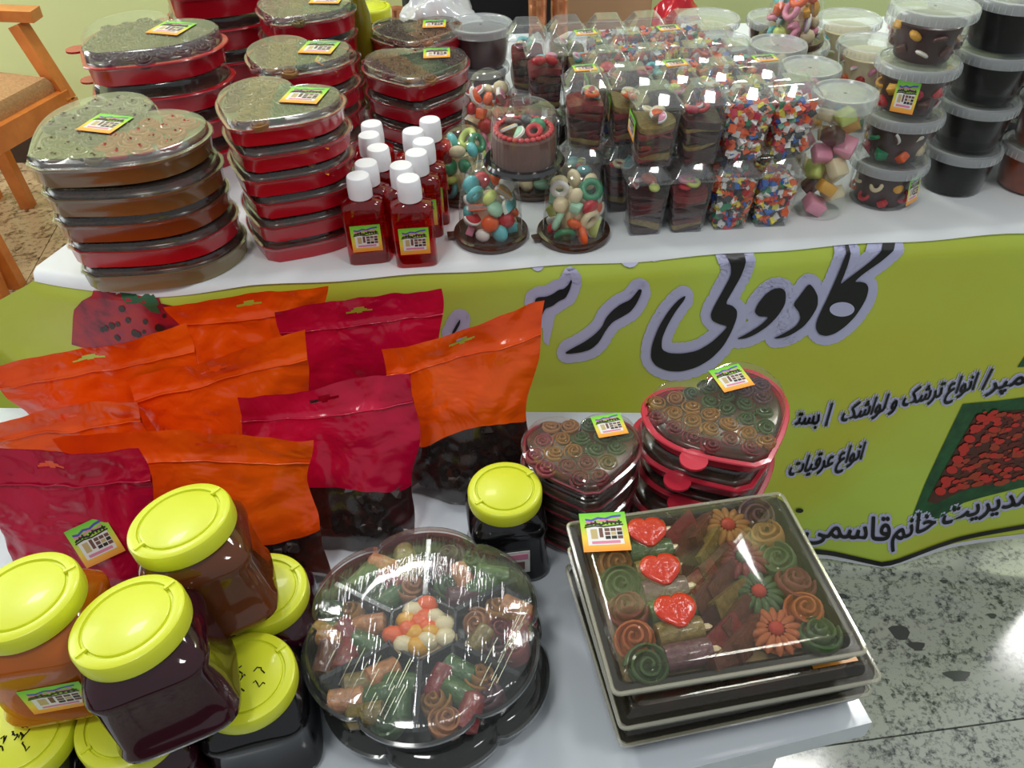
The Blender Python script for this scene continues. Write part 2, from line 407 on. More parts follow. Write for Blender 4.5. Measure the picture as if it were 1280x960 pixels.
# white cloth, its front hem a little wavy over the edge
b = MB(); n = 120; top = []; rows = []
def rec(u): return .056 * (max(0, -u) / .16) ** 1.15
def hem(u): return .003 + .006 * max(0, math.sin(u * 9 + 1.9)) * (1 if u < .35 else .3) + .0015 * math.sin(u * 31)
for k in range(n + 1):
    u = -.160 + (1.715) * k / n; p = A0 + TU * u - NB * rec(u); h_ = hem(u)
    bx_ = max(-.60 + (A0 + TU * u).x - (A0 - TU * .16).x, -.60); back = Vector((lerp_(-.600, q1.x + dp.x, k / n), lerp_(q1.y + dp.y - .1, q1.y + dp.y, k / n), 0)); f1 = p + NB * (h_ * .3)
    ml = p - NB * .08 + Vector((.029 * (1 - k / n), 0, 0))
    rows.append([(back.x, back.y, ZB), (ml.x, ml.y, ZB), (p.x - NB.x * .012, p.y - NB.y * .012, ZB), (f1.x, f1.y, ZB - .001), (f1.x + NB.x * .006, f1.y + NB.y * .006, ZB - .004 - h_), (f1.x + NB.x * .005, f1.y + NB.y * .005, ZB - .0045 - h_), (p.x - NB.x * .012, p.y - NB.y * .012, ZB - .003)])
b.loft(rows, False, False, closed=False)
tag(b.build('tablecloth', WHITE, None, 60), 'white cloth spread over the back display table under the sweets', 'tablecloth')

# ------------------------------------------------------------------ banner
BN = plastic('unused', (1, 1, 1, 1))
def banner_mat():
    m, N, L = nt('yellow_green_vinyl'); p = N['Principled BSDF']; p.inputs['Roughness'].default_value = .28
    tc = N.new('ShaderNodeTexCoord'); n = N.new('ShaderNodeTexNoise'); n.inputs['Scale'].default_value = 3.2; n.inputs['Detail'].default_value = 1
    L.new(tc.outputs['Object'], n.inputs['Vector'])
    r = N.new('ShaderNodeValToRGB'); r.color_ramp.elements[0].position = .35; r.color_ramp.elements[1].position = .62
    r.color_ramp.elements[0].color = S(190, 194, 58); r.color_ramp.elements[1].color = S(186, 210, 80)
    L.new(n.outputs['Fac'], r.inputs[0]); L.new(r.outputs[0], p.inputs['Base Color'])
    n2 = N.new('ShaderNodeTexNoise'); n2.inputs['Scale'].default_value = 7; n2.inputs['Detail'].default_value = 2; L.new(tc.outputs['Object'], n2.inputs['Vector'])
    b = N.new('ShaderNodeBump'); b.inputs['Strength'].default_value = .25; b.inputs['Distance'].default_value = .02
    L.new(n2.outputs['Fac'], b.inputs['Height']); L.new(b.outputs['Normal'], p.inputs['Normal'])
    return m
BN = banner_mat()
def lerpt(x, tab):
    if x <= tab[0][0]: return tab[0][1]
    for (a, va), (c, vc) in zip(tab, tab[1:]):
        if x <= c: return va + (vc - va) * (x - a) / (c - a)
    return tab[-1][1]
def uz(px, py):
    d = FW + (px - 640) / FPX * RX - (py - 480) / FPX * RY; o = Vector((0, 0, CAMZ))
    t = (A0 - o).dot(NB) / d.dot(NB); p = o + d * t
    return (p - A0).dot(TU), p.z
UB = [(-.32, .03), (uz(1000, 695)[0], .03), (uz(1093, 700)[0], .004), (uz(1280, 655)[0], .064), (1.6, .09)]
UT = [(-.60, .42), (-.30, .655), (-.155, .744), (2, .744)]
def wave(u, z):
    k = (.75 - z) / .75
    w_ = k * (.010 * math.sin(u * 8.5 + 1.5) + .006 * math.sin(u * 17 + z * 6)) + .004 * k
    uf = UB[2][0]; w_ += .014 * max(0, 1 - abs(u - uf - .02) / .12) * max(0, (.22 - z) / .22)
    if u < 0: w_ -= .056 * (min(.3, -u) / .16) ** 1.15
    if u < -.1: w_ -= - .01 * math.sin((u + z * .5) * 26) * min(1, (-.1 - u) * 6) * (1 if z < .6 else .3)
    if z > .735: w_ -= (z - .735) * 1.2
    return w_
def BP(u, z, e=0):
    zt = lerpt(u, UT); z = min(z, zt - .0005)
    p = A0 + TU * u + NB * (wave(u, z) + .012 + e); return (p.x, p.y, z)
ban = thing('banner', 'yellow green vinyl banner with black script hanging from the front of the back table', 'banner', (A0.x + TU.x * .6, A0.y + .05, .02))
def bl(p): return (p[0] - ban.location.x, p[1] - ban.location.y, p[2] - ban.location.z)
b = MB(); NU, NZ = 200, 44; g = []
for i in range(NU + 1):
    u = -.50 + 2.08 * i / NU; z0, z1 = lerpt(u, UB), lerpt(u, UT); g.append([bl(BP(u, z1 + (z0 - z1) * j / NZ)) for j in range(NZ + 1)])
b.loft(g, False, False, closed=False); sheet = b.build('vinyl_sheet', BN, ban, 80)

def drape(polys_px, eps, name, mat, maxe=14):
    """polygons given on the banner's face, cut fine so that they follow its folds"""
    bm = bmesh.new()
    for poly in polys_px:
        vs = [Vector((x, y, 0)) for x, y in poly]
        tri = tessellate_polygon([vs]); bv = [bm.verts.new(v) for v in vs]
        for t in tri:
            try: bm.faces.new([bv[i] for i in t])
            except ValueError: pass
    for _ in range(4):
        ed = [e for e in bm.edges if e.calc_length() > maxe]
        if not ed: break
        bmesh.ops.subdivide_edges(bm, edges=ed, cuts=1); bmesh.ops.triangulate(bm, faces=[f for f in bm.faces if len(f.verts) > 3])
    bad = []
    for v in bm.verts: v.co = bl(BP(*uz(v.co.x, v.co.y), eps))
    me = bpy.data.meshes.new(name); bm.to_mesh(me); bm.free(); me.materials.append(mat); me.shade_smooth()
    return ob(name, me, ban)
def chaikin(p, it=2):
    for _ in range(it):
        q = []
        for i in range(len(p)):
            a, c = p[i], p[(i + 1) % len(p)]
            q += [(a[0] * .8 + c[0] * .2, a[1] * .8 + c[1] * .2), (a[0] * .2 + c[0] * .8, a[1] * .2 + c[1] * .8)]
        p = q
    return p
def cs(pts, ox, oy, s_): return [(ox + x / s_, oy + y / s_) for x, y in pts]
GLY = [
 cs([(450,130),(475,130),(465,200),(445,270),(415,350),(388,410),(440,370),(520,310),(600,250),(680,180),(740,110),(832,108),(780,165),(700,235),(620,290),(550,340),(495,390),(545,388),(585,400),(603,435),(590,500),(555,570),(500,650),(430,720),(350,775),(285,792),(235,780),(210,740),(212,690),(240,620),(290,520),(330,430),(370,340),(410,240),(440,170)], 980, 280, 6),
 cs([(985,265),(1010,290),(1030,330),(1028,380),(1000,430),(960,480),(900,520),(850,538),(805,540),(850,520),(920,480),(945,440),(935,405),(905,372),(945,320)], 760, 280, 4),
 cs([(850,288),(872,310),(868,370),(830,430),(780,480),(720,520),(670,540),(622,543),(680,515),(750,470),(790,430),(740,432),(715,410),(730,370),(770,320),(810,292)], 760, 280, 4),
 cs([(577,128),(675,125),(672,170),(650,230),(610,300),(570,368),(605,375),(630,400),(628,440),(600,510),(560,580),(500,640),(430,680),(350,700),(280,695),(225,670),(200,635),(205,570),(240,480),(290,400),(340,345),(375,325),(370,345),(320,410),(280,480),(255,540),(255,590),(290,608),(350,612),(430,600),(500,560),(550,515),(585,478),(540,468),(505,450),(498,420),(515,380),(560,300),(600,225),(600,180)], 760, 280, 4),
 cs([(935,320),(958,325),(945,370),(910,440),(870,490),(800,530),(740,560),(690,620),(640,710),(580,765),(500,790),(400,803),(385,793),(430,765),(530,710),(600,660),(660,600),(690,530),(740,475),(800,430),(870,400),(905,360)], 640, 300, 6),
 cs([(430,250),(440,262),(420,330),(390,390),(340,410),(290,450),(240,465),(215,520),(180,560),(165,485),(162,400),(185,382),(250,378),(300,355),(340,325),(375,322),(410,290)], 640, 300, 6),
 cs([(380,445),(378,470),(365,495),(350,520),(335,520),(365,465)], 480, 280, 4)]
GLY = [chaikin(g_) for g_ in GLY]
def disc(x, y, r, n=12, ry=None): return [(x + r * math.cos(2 * PI * k / n), y + (ry or r) * math.sin(2 * PI * k / n)) for k in range(n)]
def halo(polys, r):
    out = list(polys)
    for p in polys:
        last = None
        for i in range(len(p)):
            a, c = p[i], p[(i + 1) % len(p)]; L_ = math.dist(a, c); st = max(1, int(L_ / (r * .35)))
            for k in range(st):
                q = (a[0] + (c[0] - a[0]) * k / st, a[1] + (c[1] - a[1]) * k / st)
                if last is None or math.dist(q, last) > r * .33: out.append(disc(q[0], q[1], r)); last = q
    return out
for g_ in GLY:
    drape(halo([g_], 13), .0012, 'letter_outline', LAV); drape([g_], .0030, 'letter', INK)
for g_ in (disc(785, 309, 19, 20), disc(816, 306, 17, 20), disc(671, 322, 12, 16), [(676, 385), (694, 380), (684, 425), (678, 420)]): drape([g_], .0012, 'letter_outline', LAV)
drape([disc(980 + 402 / 6, 280 + 590 / 6, 15.5, 24, 9)], .0038, 'lettering_counter', LAV)

def text_px(s, x0, y0, x1, y1, hgt, name, slant=.25, halo_w=.085, bold=.03):
    """one run of script: its foot runs from (x0,y0) to (x1,y1) on the banner, hgt tall"""
    cd = bpy.data.curves.new('t', 'FONT'); cd.body = s; cd.size = 1; cd.resolution_u = 2
    to = bpy.data.objects.new('t', cd); COL.objects.link(to)
    bpy.context.view_layer.update(); me = to.to_mesh(); vs = [v.co.copy() for v in me.vertices]; fs = [tuple(p.vertices) for p in me.polygons]; to.to_mesh_clear()
    xs = [v.x for v in vs]; a, c = min(xs), max(xs); ex = Vector((x1 - x0, y1 - y0)); sc_ = 1 / (c - a)
    for rad, eps, mat, nm in ((4.2, .0012, LAV, name + '_outline'), (.75, .0028, INK, name)):
        pts, ff = [], []
        for dx, dy in [(rad * math.cos(q * PI / 4), rad * math.sin(q * PI / 4)) for q in range(8)] + [(0, 0)]:
            o_ = len(pts)
            for v in vs:
                t = (v.x - a) * sc_; hh = v.y * hgt
                pts.append(bl(BP(*uz(x0 + ex.x * t + hh * slant + dx, y0 + ex.y * t - hh + dy), eps)))
            ff += [tuple(o_ + i for i in f) for f in fs]
        m_ = bpy.data.meshes.new(nm); m_.from_pydata(pts, [], ff); m_.materials.append(mat); ob(nm, m_, ban)
    bpy.data.objects.remove(to)
anva = '\uFEC9\uFE8D\uFEEE\uFEE7\uFE8D'
text_px('\uFE98\uFEB4\uFE91', 990, 523, 1018, 522, 30, 'word')
text_px('/', 1027, 524, 1034, 522, 38, 'slash', .1)
text_px(anva + ' \uFB8F\uFEB7\uFEAE\uFE97'.join(['', '']) if False else ('\uFB8F\uFEB7\uFE8D\uFEEE\uFEDF \uFEED \uFB8F\uFEB7\uFEAE\uFE97 ' + anva), 1046, 519, 1212, 481, 30, 'word', .35)
text_px('/', 1222, 481, 1229, 478, 34, 'slash', .3)
text_px('\uFEAE\uFB59\uFEE4\uFECB', 1228, 483, 1292, 466, 27, 'word', .3)
text_px('\uFE95\uFE8E\uFEF4\uFED7\uFEAE\uFECB ' + anva, 982, 588, 1072, 566, 30, 'word', .3)
text_px('\uFEF0\uFEE4\uFEB3\uFE8E\uFED7', 1004, 668, 1106, 664, 38, 'name_word', .1)
text_px('\uFEE2\uFEE7\uFE8E\uFEA7', 1108, 664, 1163, 650, 32, 'word', .2)
text_px('\uFE96\uFEF3\uFEAE\uFEF3\uFEAA\uFEE4\uFE91', 1172, 648, 1290, 612, 32, 'word', .2)
drape([disc(997, 633, 5, 10, 3)], .0026, 'mark', INK)
drape([[(940, 678), (1023, 683), (1095, 689), (1095, 694), (1023, 689), (940, 684)]], .0026, 'rule', INK)
drape([[(1095, 689), (1180, 667), (1300, 634), (1300, 639), (1180, 672), (1095, 694)]], .0026, 'rule', INK)
b = MB(); g = []
for i in range(NU + 1):
    u = -.50 + 2.08 * i / NU; z0 = lerpt(u, UB); g.append([bl(BP(u, z0, .0012)), bl(BP(u, z0 + .012, .0012))])
b.loft(g, False, False, closed=False); b.build('hem', plastic('white_hem', S(214, 216, 226), .4), ban)
# printed photographs on the banner
PR = lambda n_, c: plastic('print_' + n_, S(*c), .32)
pk = [(84, 410), (86, 400), (98, 385), (112, 375), (114, 358), (120, 357), (124, 370), (128, 358), (140, 357), (144, 370), (160, 362), (196, 362), (204, 372), (228, 377), (250, 385), (250, 450), (80, 450)]
drape([pk], .0012, 'cabbage_photo', ramp_mat('cabbage_print', [(.3, S(84, 18, 44)), (.5, S(160, 26, 54)), (.6, S(176, 30, 30)), (.75, S(140, 40, 84))], 30, .3))
rnd = random.Random(3)
blk = [disc(150 + rnd.uniform(-26, 70), 395 + rnd.uniform(-12, 30), rnd.uniform(2.5, 5), 8) for _ in range(16)]
drape(blk, .002, 'olive_dots', PR('dark_green', (44, 30, 28)))
drape([[(148, 366), (162, 361), (176, 368), (190, 360), (202, 372), (196, 378), (176, 372), (160, 376)], [(182, 374), (200, 376), (204, 384), (192, 382)]], .002, 'herb_leaf', PR('leaf', (40, 96, 60)))
drape([[(1200, 500), (1240, 495), (1300, 484), (1300, 595), (1270, 598), (1200, 622), (1170, 640), (1132, 643)]], .0012, 'skewer_photo', ramp_mat('green_print', [(.3, S(16, 60, 34)), (.7, S(30, 96, 50))], 40, .3))
drape([[(1216, 512), (1300, 500), (1300, 580), (1265, 588), (1205, 605), (1165, 622), (1155, 620)]], .0018, 'plate_photo', PR('plate', (78, 34, 26)))
cl = {'a': [], 'b': [], 'c': []}
for k in range(330):
    y = rnd.uniform(508, 612); x = rnd.uniform(1222 - (y - 512) * .56, 1290)
    if y > 600 - (x - 1175) * .16 + 8: continue
    r = rnd.uniform(1.5, 4.2); cl[rnd.choice('aabbccc')].append([(x + r * 1.5 * math.cos(a) , y + r * .8 * math.sin(a) - r * .4 * math.cos(a)) for a in [2 * PI * q / 8 for q in range(8)]])
for k, y in enumerate(range(516, 618, 13)): cl['a'].append(disc(1222 - (y - 516) * .56, y, 7, 10, 5))
for k, c in (('a', (196, 44, 36)), ('b', (168, 60, 36)), ('c', (98, 30, 26))):
    o = drape(cl[k], {'a': .0036, 'b': .003, 'c': .0026}[k], 'berry_print', PR('berry_' + k, c)); o['kind'] = 'stuff'
drape([[(1266, 452), (1275, 438), (1300, 425), (1300, 450)]], .0012, 'corner_photo', PR('corner', (24, 84, 44)))

# ================================================================== FRONT TABLE
ft = thing('low_table', 'low white table in front of the banner carrying jars, bags and trays', 'table', (-.2, .65, 0))
def fl(p): return (p[0] + .2, p[1] - .65, p[2])
c0 = at(1090, 903, ZF); d1 = (at(945, 940, ZF) - c0).normalized(); d2 = Vector((-.20, .98, 0)).normalized()
P = [c0 + d1 * 1.15, c0, c0 + d2 * .47, Vector((-.86, .925, 0)) + Vector((0, 0, ZF))]
b = MB(); b.loft([[fl((p.x, p.y, z)) for p in P] for z in (ZF - .028, ZF)]); b.build('tabletop', TABLE, ft, 0)
for p, i in zip(P, ((.06, .05), (-.08, .06), (-.06, -.06), (.06, -.06))):
    b = MB(); b.box(fl((p.x + i[0], p.y + i[1], (ZF - .028) / 2)), (.045, .045, ZF - .028)); b.build('leg', WHITEP, ft, 0)

# ================================================================== HEART BOX STACKS
GLD = film('brown_gold_tray', (.5, .36, .16, 1), .06, .80, S(128, 92, 48), .12)
OR2 = film('orange_brown_tray', (.5, .3, .12, 1), .06, .85, S(136, 66, 28), .12)
KHK = film('khaki_tray', (.6, .55, .4, 1), .06, .75, S(150, 138, 96), .12)
BLUEL = film('dark_blue_lid', (.5, .55, .65, 1), .10, .55, S(40, 48, 66), .1)
def band1(x, y):
    s_ = x * .85 + y * .5
    return 'maroon' if s_ < -.04 else ('gold' if s_ < .0 else ('green' if s_ < .045 else 'brown'))
def band2(x, y):
    return 'pink' if x < -.035 else ('gold' if x < -.005 and y > -.01 else ('green' if x > .0 and y > .0 else ('olive' if x > .02 else 'maroon')))
def band3(x, y):
    s_ = x * .8 + y * .6
    return 'maroon' if s_ < -.03 else ('gold' if s_ < .005 else ('green' if s_ < .04 else 'purple'))
def stack(px, py, n, W, pitch, rot, side, where, group, band, z0=ZB, lidh=.016, lean=(0, 0), stick=(.12, .1, .2, .05), jit=.004, tabs=False, sides=None, seed=1, topdetail=True, zref=None, tilt=(0, 0), tucks=(), front=False):
    rnd = random.Random(seed); c = Vector((px, py, 0)) if zref == 'w' else at(px, py, z0)
    for i in range(n):
        t = i == n - 1; s_ = sides[i] if sides else side
        desc = {'brown_gold_tray': 'brown', 'orange_brown_tray': 'amber', 'khaki_tray': 'khaki', 'red_plastic': 'red', 'dark_red_plastic': 'crimson', 'pink_red_plastic': 'pinkish'}[s_.name]
        heart_box(W, pitch - lidh - .0006, s_, lidh, (c.x + lean[0] * i + rnd.uniform(-jit, jit), c.y + lean[1] * i + rnd.uniform(-jit, jit), z0 + i * (pitch + .0006)), rot + rnd.uniform(-.06, .06),
                  f'{desc} heart box with clear lid, {ordn(i, n)} of the {where}', group, top=t and topdetail, band=band, stick=stick if t else None, seed=seed + i, tabs=tabs, tilt=tilt if t else (0, 0), tuck=(.34, -.02, .3) if i in tucks else None, front=front)
# A  big wrapped stack at the left corner
cA = at(160, 355, ZB)
stack(-.484, 1.005, 5, .235, .0370, math.radians(-38), GLD, 'wrapped stack at the corner', 'wrapped heart boxes at the left corner', lambda x, y: 'red' if x > .01 and y > -.03 else ('olive' if y < -.05 else 'purple'), zref='w', lidh=.0115, lean=(-.0015, -.001), sides=[KHK, RED, OR2, GLD, GLD], stick=(-.05, .02, .35, .05), seed=11)
stack(-.292, 1.046, 6, .171, .0335, math.radians(-22), RED, 'red stack beside the bottles', 'red heart boxes beside the bottles', band1, zref='w', lidh=.0105, lean=(0, -.001), stick=(.2, .14, .25, .05), seed=21, tucks=(4, 3))
PX = lambda px, py, D: (Vector((0, 0, CAMZ)) + (FW + (px - 640) / FPX * RX - (py - 480) / FPX * RY) * D)
def stackw(p, n, W, rot, where, group, band, seed, stick=(.15, .12, .2, .05), tabs=False, lidh=.012, tucks=()):
    pitch = (p[2] - ZB) / n
    rnd = random.Random(seed)
    for i in range(n):
        t = i == n - 1
        heart_box(W, pitch - lidh - .0006, RED, lidh, (p[0] + rnd.uniform(-.005, .005), p[1] + rnd.uniform(-.005, .005), ZB + i * (pitch + .0004)), rot + rnd.uniform(-.07, .07),
                  f'red heart box with clear lid, {ordn(i, n)} of the {where}', group, top=t, band=band, stick=stick if t else None, seed=seed, tabs=tabs, tuck=(.34, 0, .3) if i in tucks else None)
stackw((-.306, 1.242, .940), 5, .166, math.radians(-20), 'second red stack from the front', 'red heart boxes of the second stack', band1, 31, (.18, .15, .2, .05), tucks=(3, 4))
stackw((-.330, 1.430, .950), 5, .166, math.radians(-15), 'third red stack from the front', 'red heart boxes of the third stack', band2, 41, (.2, .2, .2, .05))
stackw((-.140, 1.316, .895), 4, .170, math.radians(2), 'stack behind the bottles', 'red heart boxes behind the bottles', band1, 51, (.2, .17, .0, .042))
stackw((-.150, 1.505, .885), 4, .166, math.radians(0), 'stack by the plastic bag', 'red heart boxes beside the plastic bag', lambda x, y: 'peach' if x > -.01 else 'brown', 61, (.2, .1, .0, .04))
stackw((-.545, 1.320, .950), 4, .225, math.radians(-30), 'large stack behind the corner', 'large red heart boxes with rim tabs', lambda x, y: 'brown' if x < 0 else 'purple', 71, (.15, .14, .2, .055), True, .022)
stackw((-.500, 1.545, .975), 4, .205, math.radians(-25), 'large stack farthest back', 'large red heart boxes farthest back', lambda x, y: 'purple', 81, (.1, .1, .2, .055), True, .022)
# front table hearts
DR = plastic('dark_red_plastic', S(122, 16, 34), .2, .5); PR_ = plastic('pink_red_plastic', S(190, 44, 62), .25, .4)
stack(726, 652, 5, .140, .0265, math.radians(6), DR, 'small stack by the yellow-lidded jar', 'small heart boxes on the front table', band2, z0=ZF, lidh=.015, stick=(.24, .20, .12, .036), seed=91, jit=.002, front=True)
stack(874, 622, 4, .170, .040, math.radians(18), PR_, 'stack behind the square trays', 'pink rimmed heart boxes on the front table', band3, z0=ZF, lidh=.022, stick=(.18, .22, -.08, .040), seed=101, tabs=True, jit=.006, lean=(.003, .001), tilt=(.03, -.02), front=True)

# ================================================================== BOTTLES
LIQ = film('red_syrup', (.86, .035, .06, 1), .06, .18, S(190, 10, 20), .05)
NECK = film('red_tinted_neck', (.8, .1, .12, 1), .08, .15, S(150, 20, 24), .05)
b = MB(); rr = []
for e, a, d, z in ((5, .0275, .0155, 0), (5, .0290, .0165, .002), (5, .0290, .0165, .090), (4, .0275, .0155, .0955), (3, .021, .0135, .099), (2.2, .0125, .0115, .102), (2, .0115, .0115, .110)):
    rr.append([(x, y, z) for x, y in superel(a, d, e, 36)])
b.loft(rr); BOT = b.mesh('body', LIQ)
b = MB(); b.lathe([(.0150, .103), (.0162, .104), (.0165, .118), (.0155, .1335), (.0145, .1352), (.006, .1357)], 28)
CAP = b.mesh('cap', WHITEP)
def bottle(px, py, z, rot, label, extra=True):
    c = at(px, py, z + .124)
    t = thing('syrup_bottle', label, 'bottle', (c.x, c.y, z), rot, 'red bottles with white caps'); t.scale = (.96, .96, .915)
    ob('body', BOT, t); ob('cap', CAP, t)
    ob('sticker', STICK, t, (0, -.0172, .045), (PI / 2, 0, 0), (.041, .043, .02))
for px, py, r, l in ((447, 219, .12, 'front left red bottle, its whole sticker in view, left of the very front bottle'), (510, 222, .08, 'very front red bottle with white cap and sticker at the edge of the back table'),
                  (457, 203, .1, 'red bottle right behind the front left bottle'), (472, 184, .1, 'white capped red bottle third along the left row from the front'), (461, 168, .1, 'white capped red bottle fourth along the left row'),
                  (464, 154, .1, 'white capped red bottle at the far end of the left row'), (501, 206, .1, 'white capped bottle peeking out left behind the very front one'), (520, 190, .15, 'white capped red bottle third along the right row from the front'),
                  (529, 176, .15, 'white capped red bottle fourth along the right row, set a little right'), (516, 163, .1, 'white capped red bottle fifth along the right row'), (537, 149, .1, 'white capped red bottle at the far end of the right row'),
                  (655, 93, 0, 'lone red bottle with a white cap behind the cake cup')):
    bottle(px, py, ZB, r, l)

# ================================================================== CANDIES
CC = {k: plastic('candy_' + k, S(*c), .3, .3, sss=0, bump=.15, bscale=150) for k, c in dict(white=(228, 226, 220), red=(190, 28, 38), orange=(226, 92, 30), yellow=(222, 206, 60), green=(30, 128, 84), blue=(34, 92, 176), dark=(52, 56, 58), pink=(222, 140, 166), teal=(96, 190, 196), cream=(222, 206, 166), mint=(160, 208, 176), lime=(200, 214, 110), lilac=(170, 140, 180), choc=(84, 48, 40), gold=(216, 158, 40), crimson=(176, 24, 60)).items()}
def egg(n=10, m_=6, e=1.0):
    b = MB(); b.lathe([(max(.02, math.sin(PI * (k + .02) / (m_ + .04))), -math.cos(PI * k / m_) * .62) for k in range(m_ + 1)], n); return b
_eg = {}
def gummy(kind, col):
    k = (kind, col)
    if k in _eg: return _eg[k]
    if kind == 'egg': b = egg()
    elif kind == 'wedge':      # half-moon jelly with a white rind
        b = MB(); pr = [(math.cos(PI * q / 10), math.sin(PI * q / 10)) for q in range(11)]
        b.loft([[(x * s_, y * s_ - .4, z) for x, y in pr] for s_, z in ((.85, -.28), (.92, -.2), (.92, .2), (.85, .28))], mi=0)
        b.loft([[(x * s_, y * s_ - .4, z) for x, y in pr] for s_, z in ((.93, -.2), (1.08, -.15), (1.08, .15), (.93, .2))], mi=1)
    elif kind == 'ring':
        b = MB(); R, r = .75, .33
        b.loft([[((R + r * math.cos(a)) * math.cos(q), (R + r * math.cos(a)) * math.sin(q), r * math.sin(a)) for a in [2 * PI * i / 8 for i in range(8)]] for q in [2 * PI * j / 14 for j in range(15)]], False, False)
    elif kind == 'cube':
        b = MB(); o_ = rrect(1.5, 1.5, .2, 2); b.loft(rings(o_, [(.88, -.6), (1, -.5), (1, .5), (.88, .6)]))
    _eg[k] = b.mesh('candy', [CC[col], CC['white']], 50); return _eg[k]
DOMEB = film('brown_dome_base', (.6, .45, .35, 1), .08, .75, S(72, 48, 36), .12)
def dome_box(p, r, h, label, palette, seed, base=None, cols=None):
    t = thing('candy_dome', label, 'candy box', p, random.Random(seed).uniform(-.5, .5), 'clear domes of mixed sweets')
    b = MB(); b.lathe([(r * .92, 0), (r * 1.14, .001), (r * 1.17, .006), (r * 1.14, .010), (r * 1.02, .011), (r * .99, .007), (r * .6, .006)], 40); b.build('base', base or DOMEB, t)
    tabp = MB(); tabp.box((-r * 1.18, 0, .007), (.016, .014, .003)); tabp.build('tab', base or DOMEB, t)
    prof = [(r * 1.02, .011), (r * .97, .016), (r * .95, h * .45), (r * .88, h * .66), (r * .72, h * .84), (r * .48, h * .95), (r * .2, h * .995), (.002, h)]
    b = MB(); b.lathe(prof, 40, False, False); b.build('dome', CLEAR, t)
    rnd = random.Random(seed)
    def rad(z): 
        for (r0, z0), (r1, z1) in zip(prof, prof[1:]):
            if z0 <= z <= z1: return r0 + (r1 - r0) * (z - z0) / (z1 - z0)
        return r * .9
    z = .015
    while z < h * .80:
        R = rad(z + .008) - .012; n = max(4, int(2 * PI * R / .0225)) if R > .012 else 1; off = rnd.uniform(0, 3)
        for k in range(n):
            a = off + 2 * PI * k / n; kind = rnd.choice(['egg', 'egg', 'egg', 'wedge', 'ring', 'cube']) ; s_ = rnd.uniform(.0100, .0135) * (1.25 if kind in ('wedge', 'ring') else 1) * (.8 if kind == 'cube' else 1)
            ob('candy', gummy(kind, rnd.choice(palette)), t, (R * math.cos(a) * .97, R * math.sin(a) * .97, z + rnd.uniform(0, .006)), (rnd.uniform(-1.6, 1.6), rnd.uniform(-1.6, 1.6), rnd.uniform(0, 6)), s_)
        z += .0190
    b = MB(); b.lathe([(r * .5, .012), (r * .55, h * .4), (r * .2, h * .6)], 14)
    b.build('candy_core', CC['cream'], t)
    return t
MIX = ['orange', 'orange', 'teal', 'cream', 'pink', 'red', 'lime', 'mint', 'gold', 'white']
pd = at(614, 300, ZB); dome_box((pd.x, pd.y + .012, ZB), .0455, .112, 'clear candy dome at the table edge just right of the bottles', MIX, 5)
dome_box((.092, 1.030, ZB), .0445, .112, 'clear candy dome at the table edge left of the square cups', ['red', 'green', 'cream', 'lime', 'white', 'mint', 'orange', 'cream', 'green'], 6)
dome_box((-.064, 1.162, ZB), .0445, .105, 'candy dome with green jellies behind the left edge dome', ['green', 'teal', 'cream', 'lime', 'green'], 7)
dome_box((.040, 1.176, ZB), .0445, .105, 'candy dome with green jellies behind the right edge dome', ['green', 'cream', 'white', 'lime', 'mint'], 8)
dome_box((-.025, 1.262, ZB + .0), .0455, .150, 'tall candy dome with red jellies behind the cake cup', ['red', 'red', 'orange', 'cream', 'pink'], 9)
pr = PX(1003, 22, 1.27)
# cake cup resting on four domes
cakep = at(655, 205, .860)
t = thing('cake_cup', 'clear lidded brown cake cup with a pink rim, resting on top of the candy domes', 'cake', (cakep.x, cakep.y, .860), .2)
b = MB(); b.lathe([(.040, 0), (.052, .001), (.054, .006), (.051, .010), (.044, .010), (.042, .006)], 40); b.build('base', film('black_cup_base', (.5, .5, .5, 1), .1, .8, S(36, 36, 38), .1), t)
b = MB(); nseg = 72; prf = [(.0395, .008), (.0405, .020), (.0405, .044), (.0385, .047), (.02, .045)]
b.loft([[(r * (1 + (.018 if k % 2 else 0)) * math.cos(2 * PI * k / nseg), r * (1 + (.018 if k % 2 else 0)) * math.sin(2 * PI * k / nseg), z) for k in range(nseg)] for r, z in prf]); b.build('cake', plastic('brown_sponge', S(104, 66, 52), .6, var=.15), t, 0)
for k in range(30):
    a = 2 * PI * k / 30; ob('icing', gummy('egg', 'crimson' if False else 'red'), t, (.036 * math.cos(a), .036 * math.sin(a), .049), (0, 0, a), (.0042, .0042, .005))
for k, (c_, kd) in enumerate((('green', 'egg'), ('dark', 'egg'), ('choc', 'ring'), ('gold', 'wedge'), ('mint', 'wedge'), ('red', 'ring'))):
    a = k * 1.05; ob('topping', gummy(kd, c_), t, (.019 * math.cos(a), .019 * math.sin(a), .052), (.5, .3, a), .011)
b = MB(); b.lathe([(.0445, .010), (.0435, .012), (.0425, .060), (.0405, .074), (.034, .079), (.002, .080)], 40, False, False); b.build('cover', CLEAR, t)

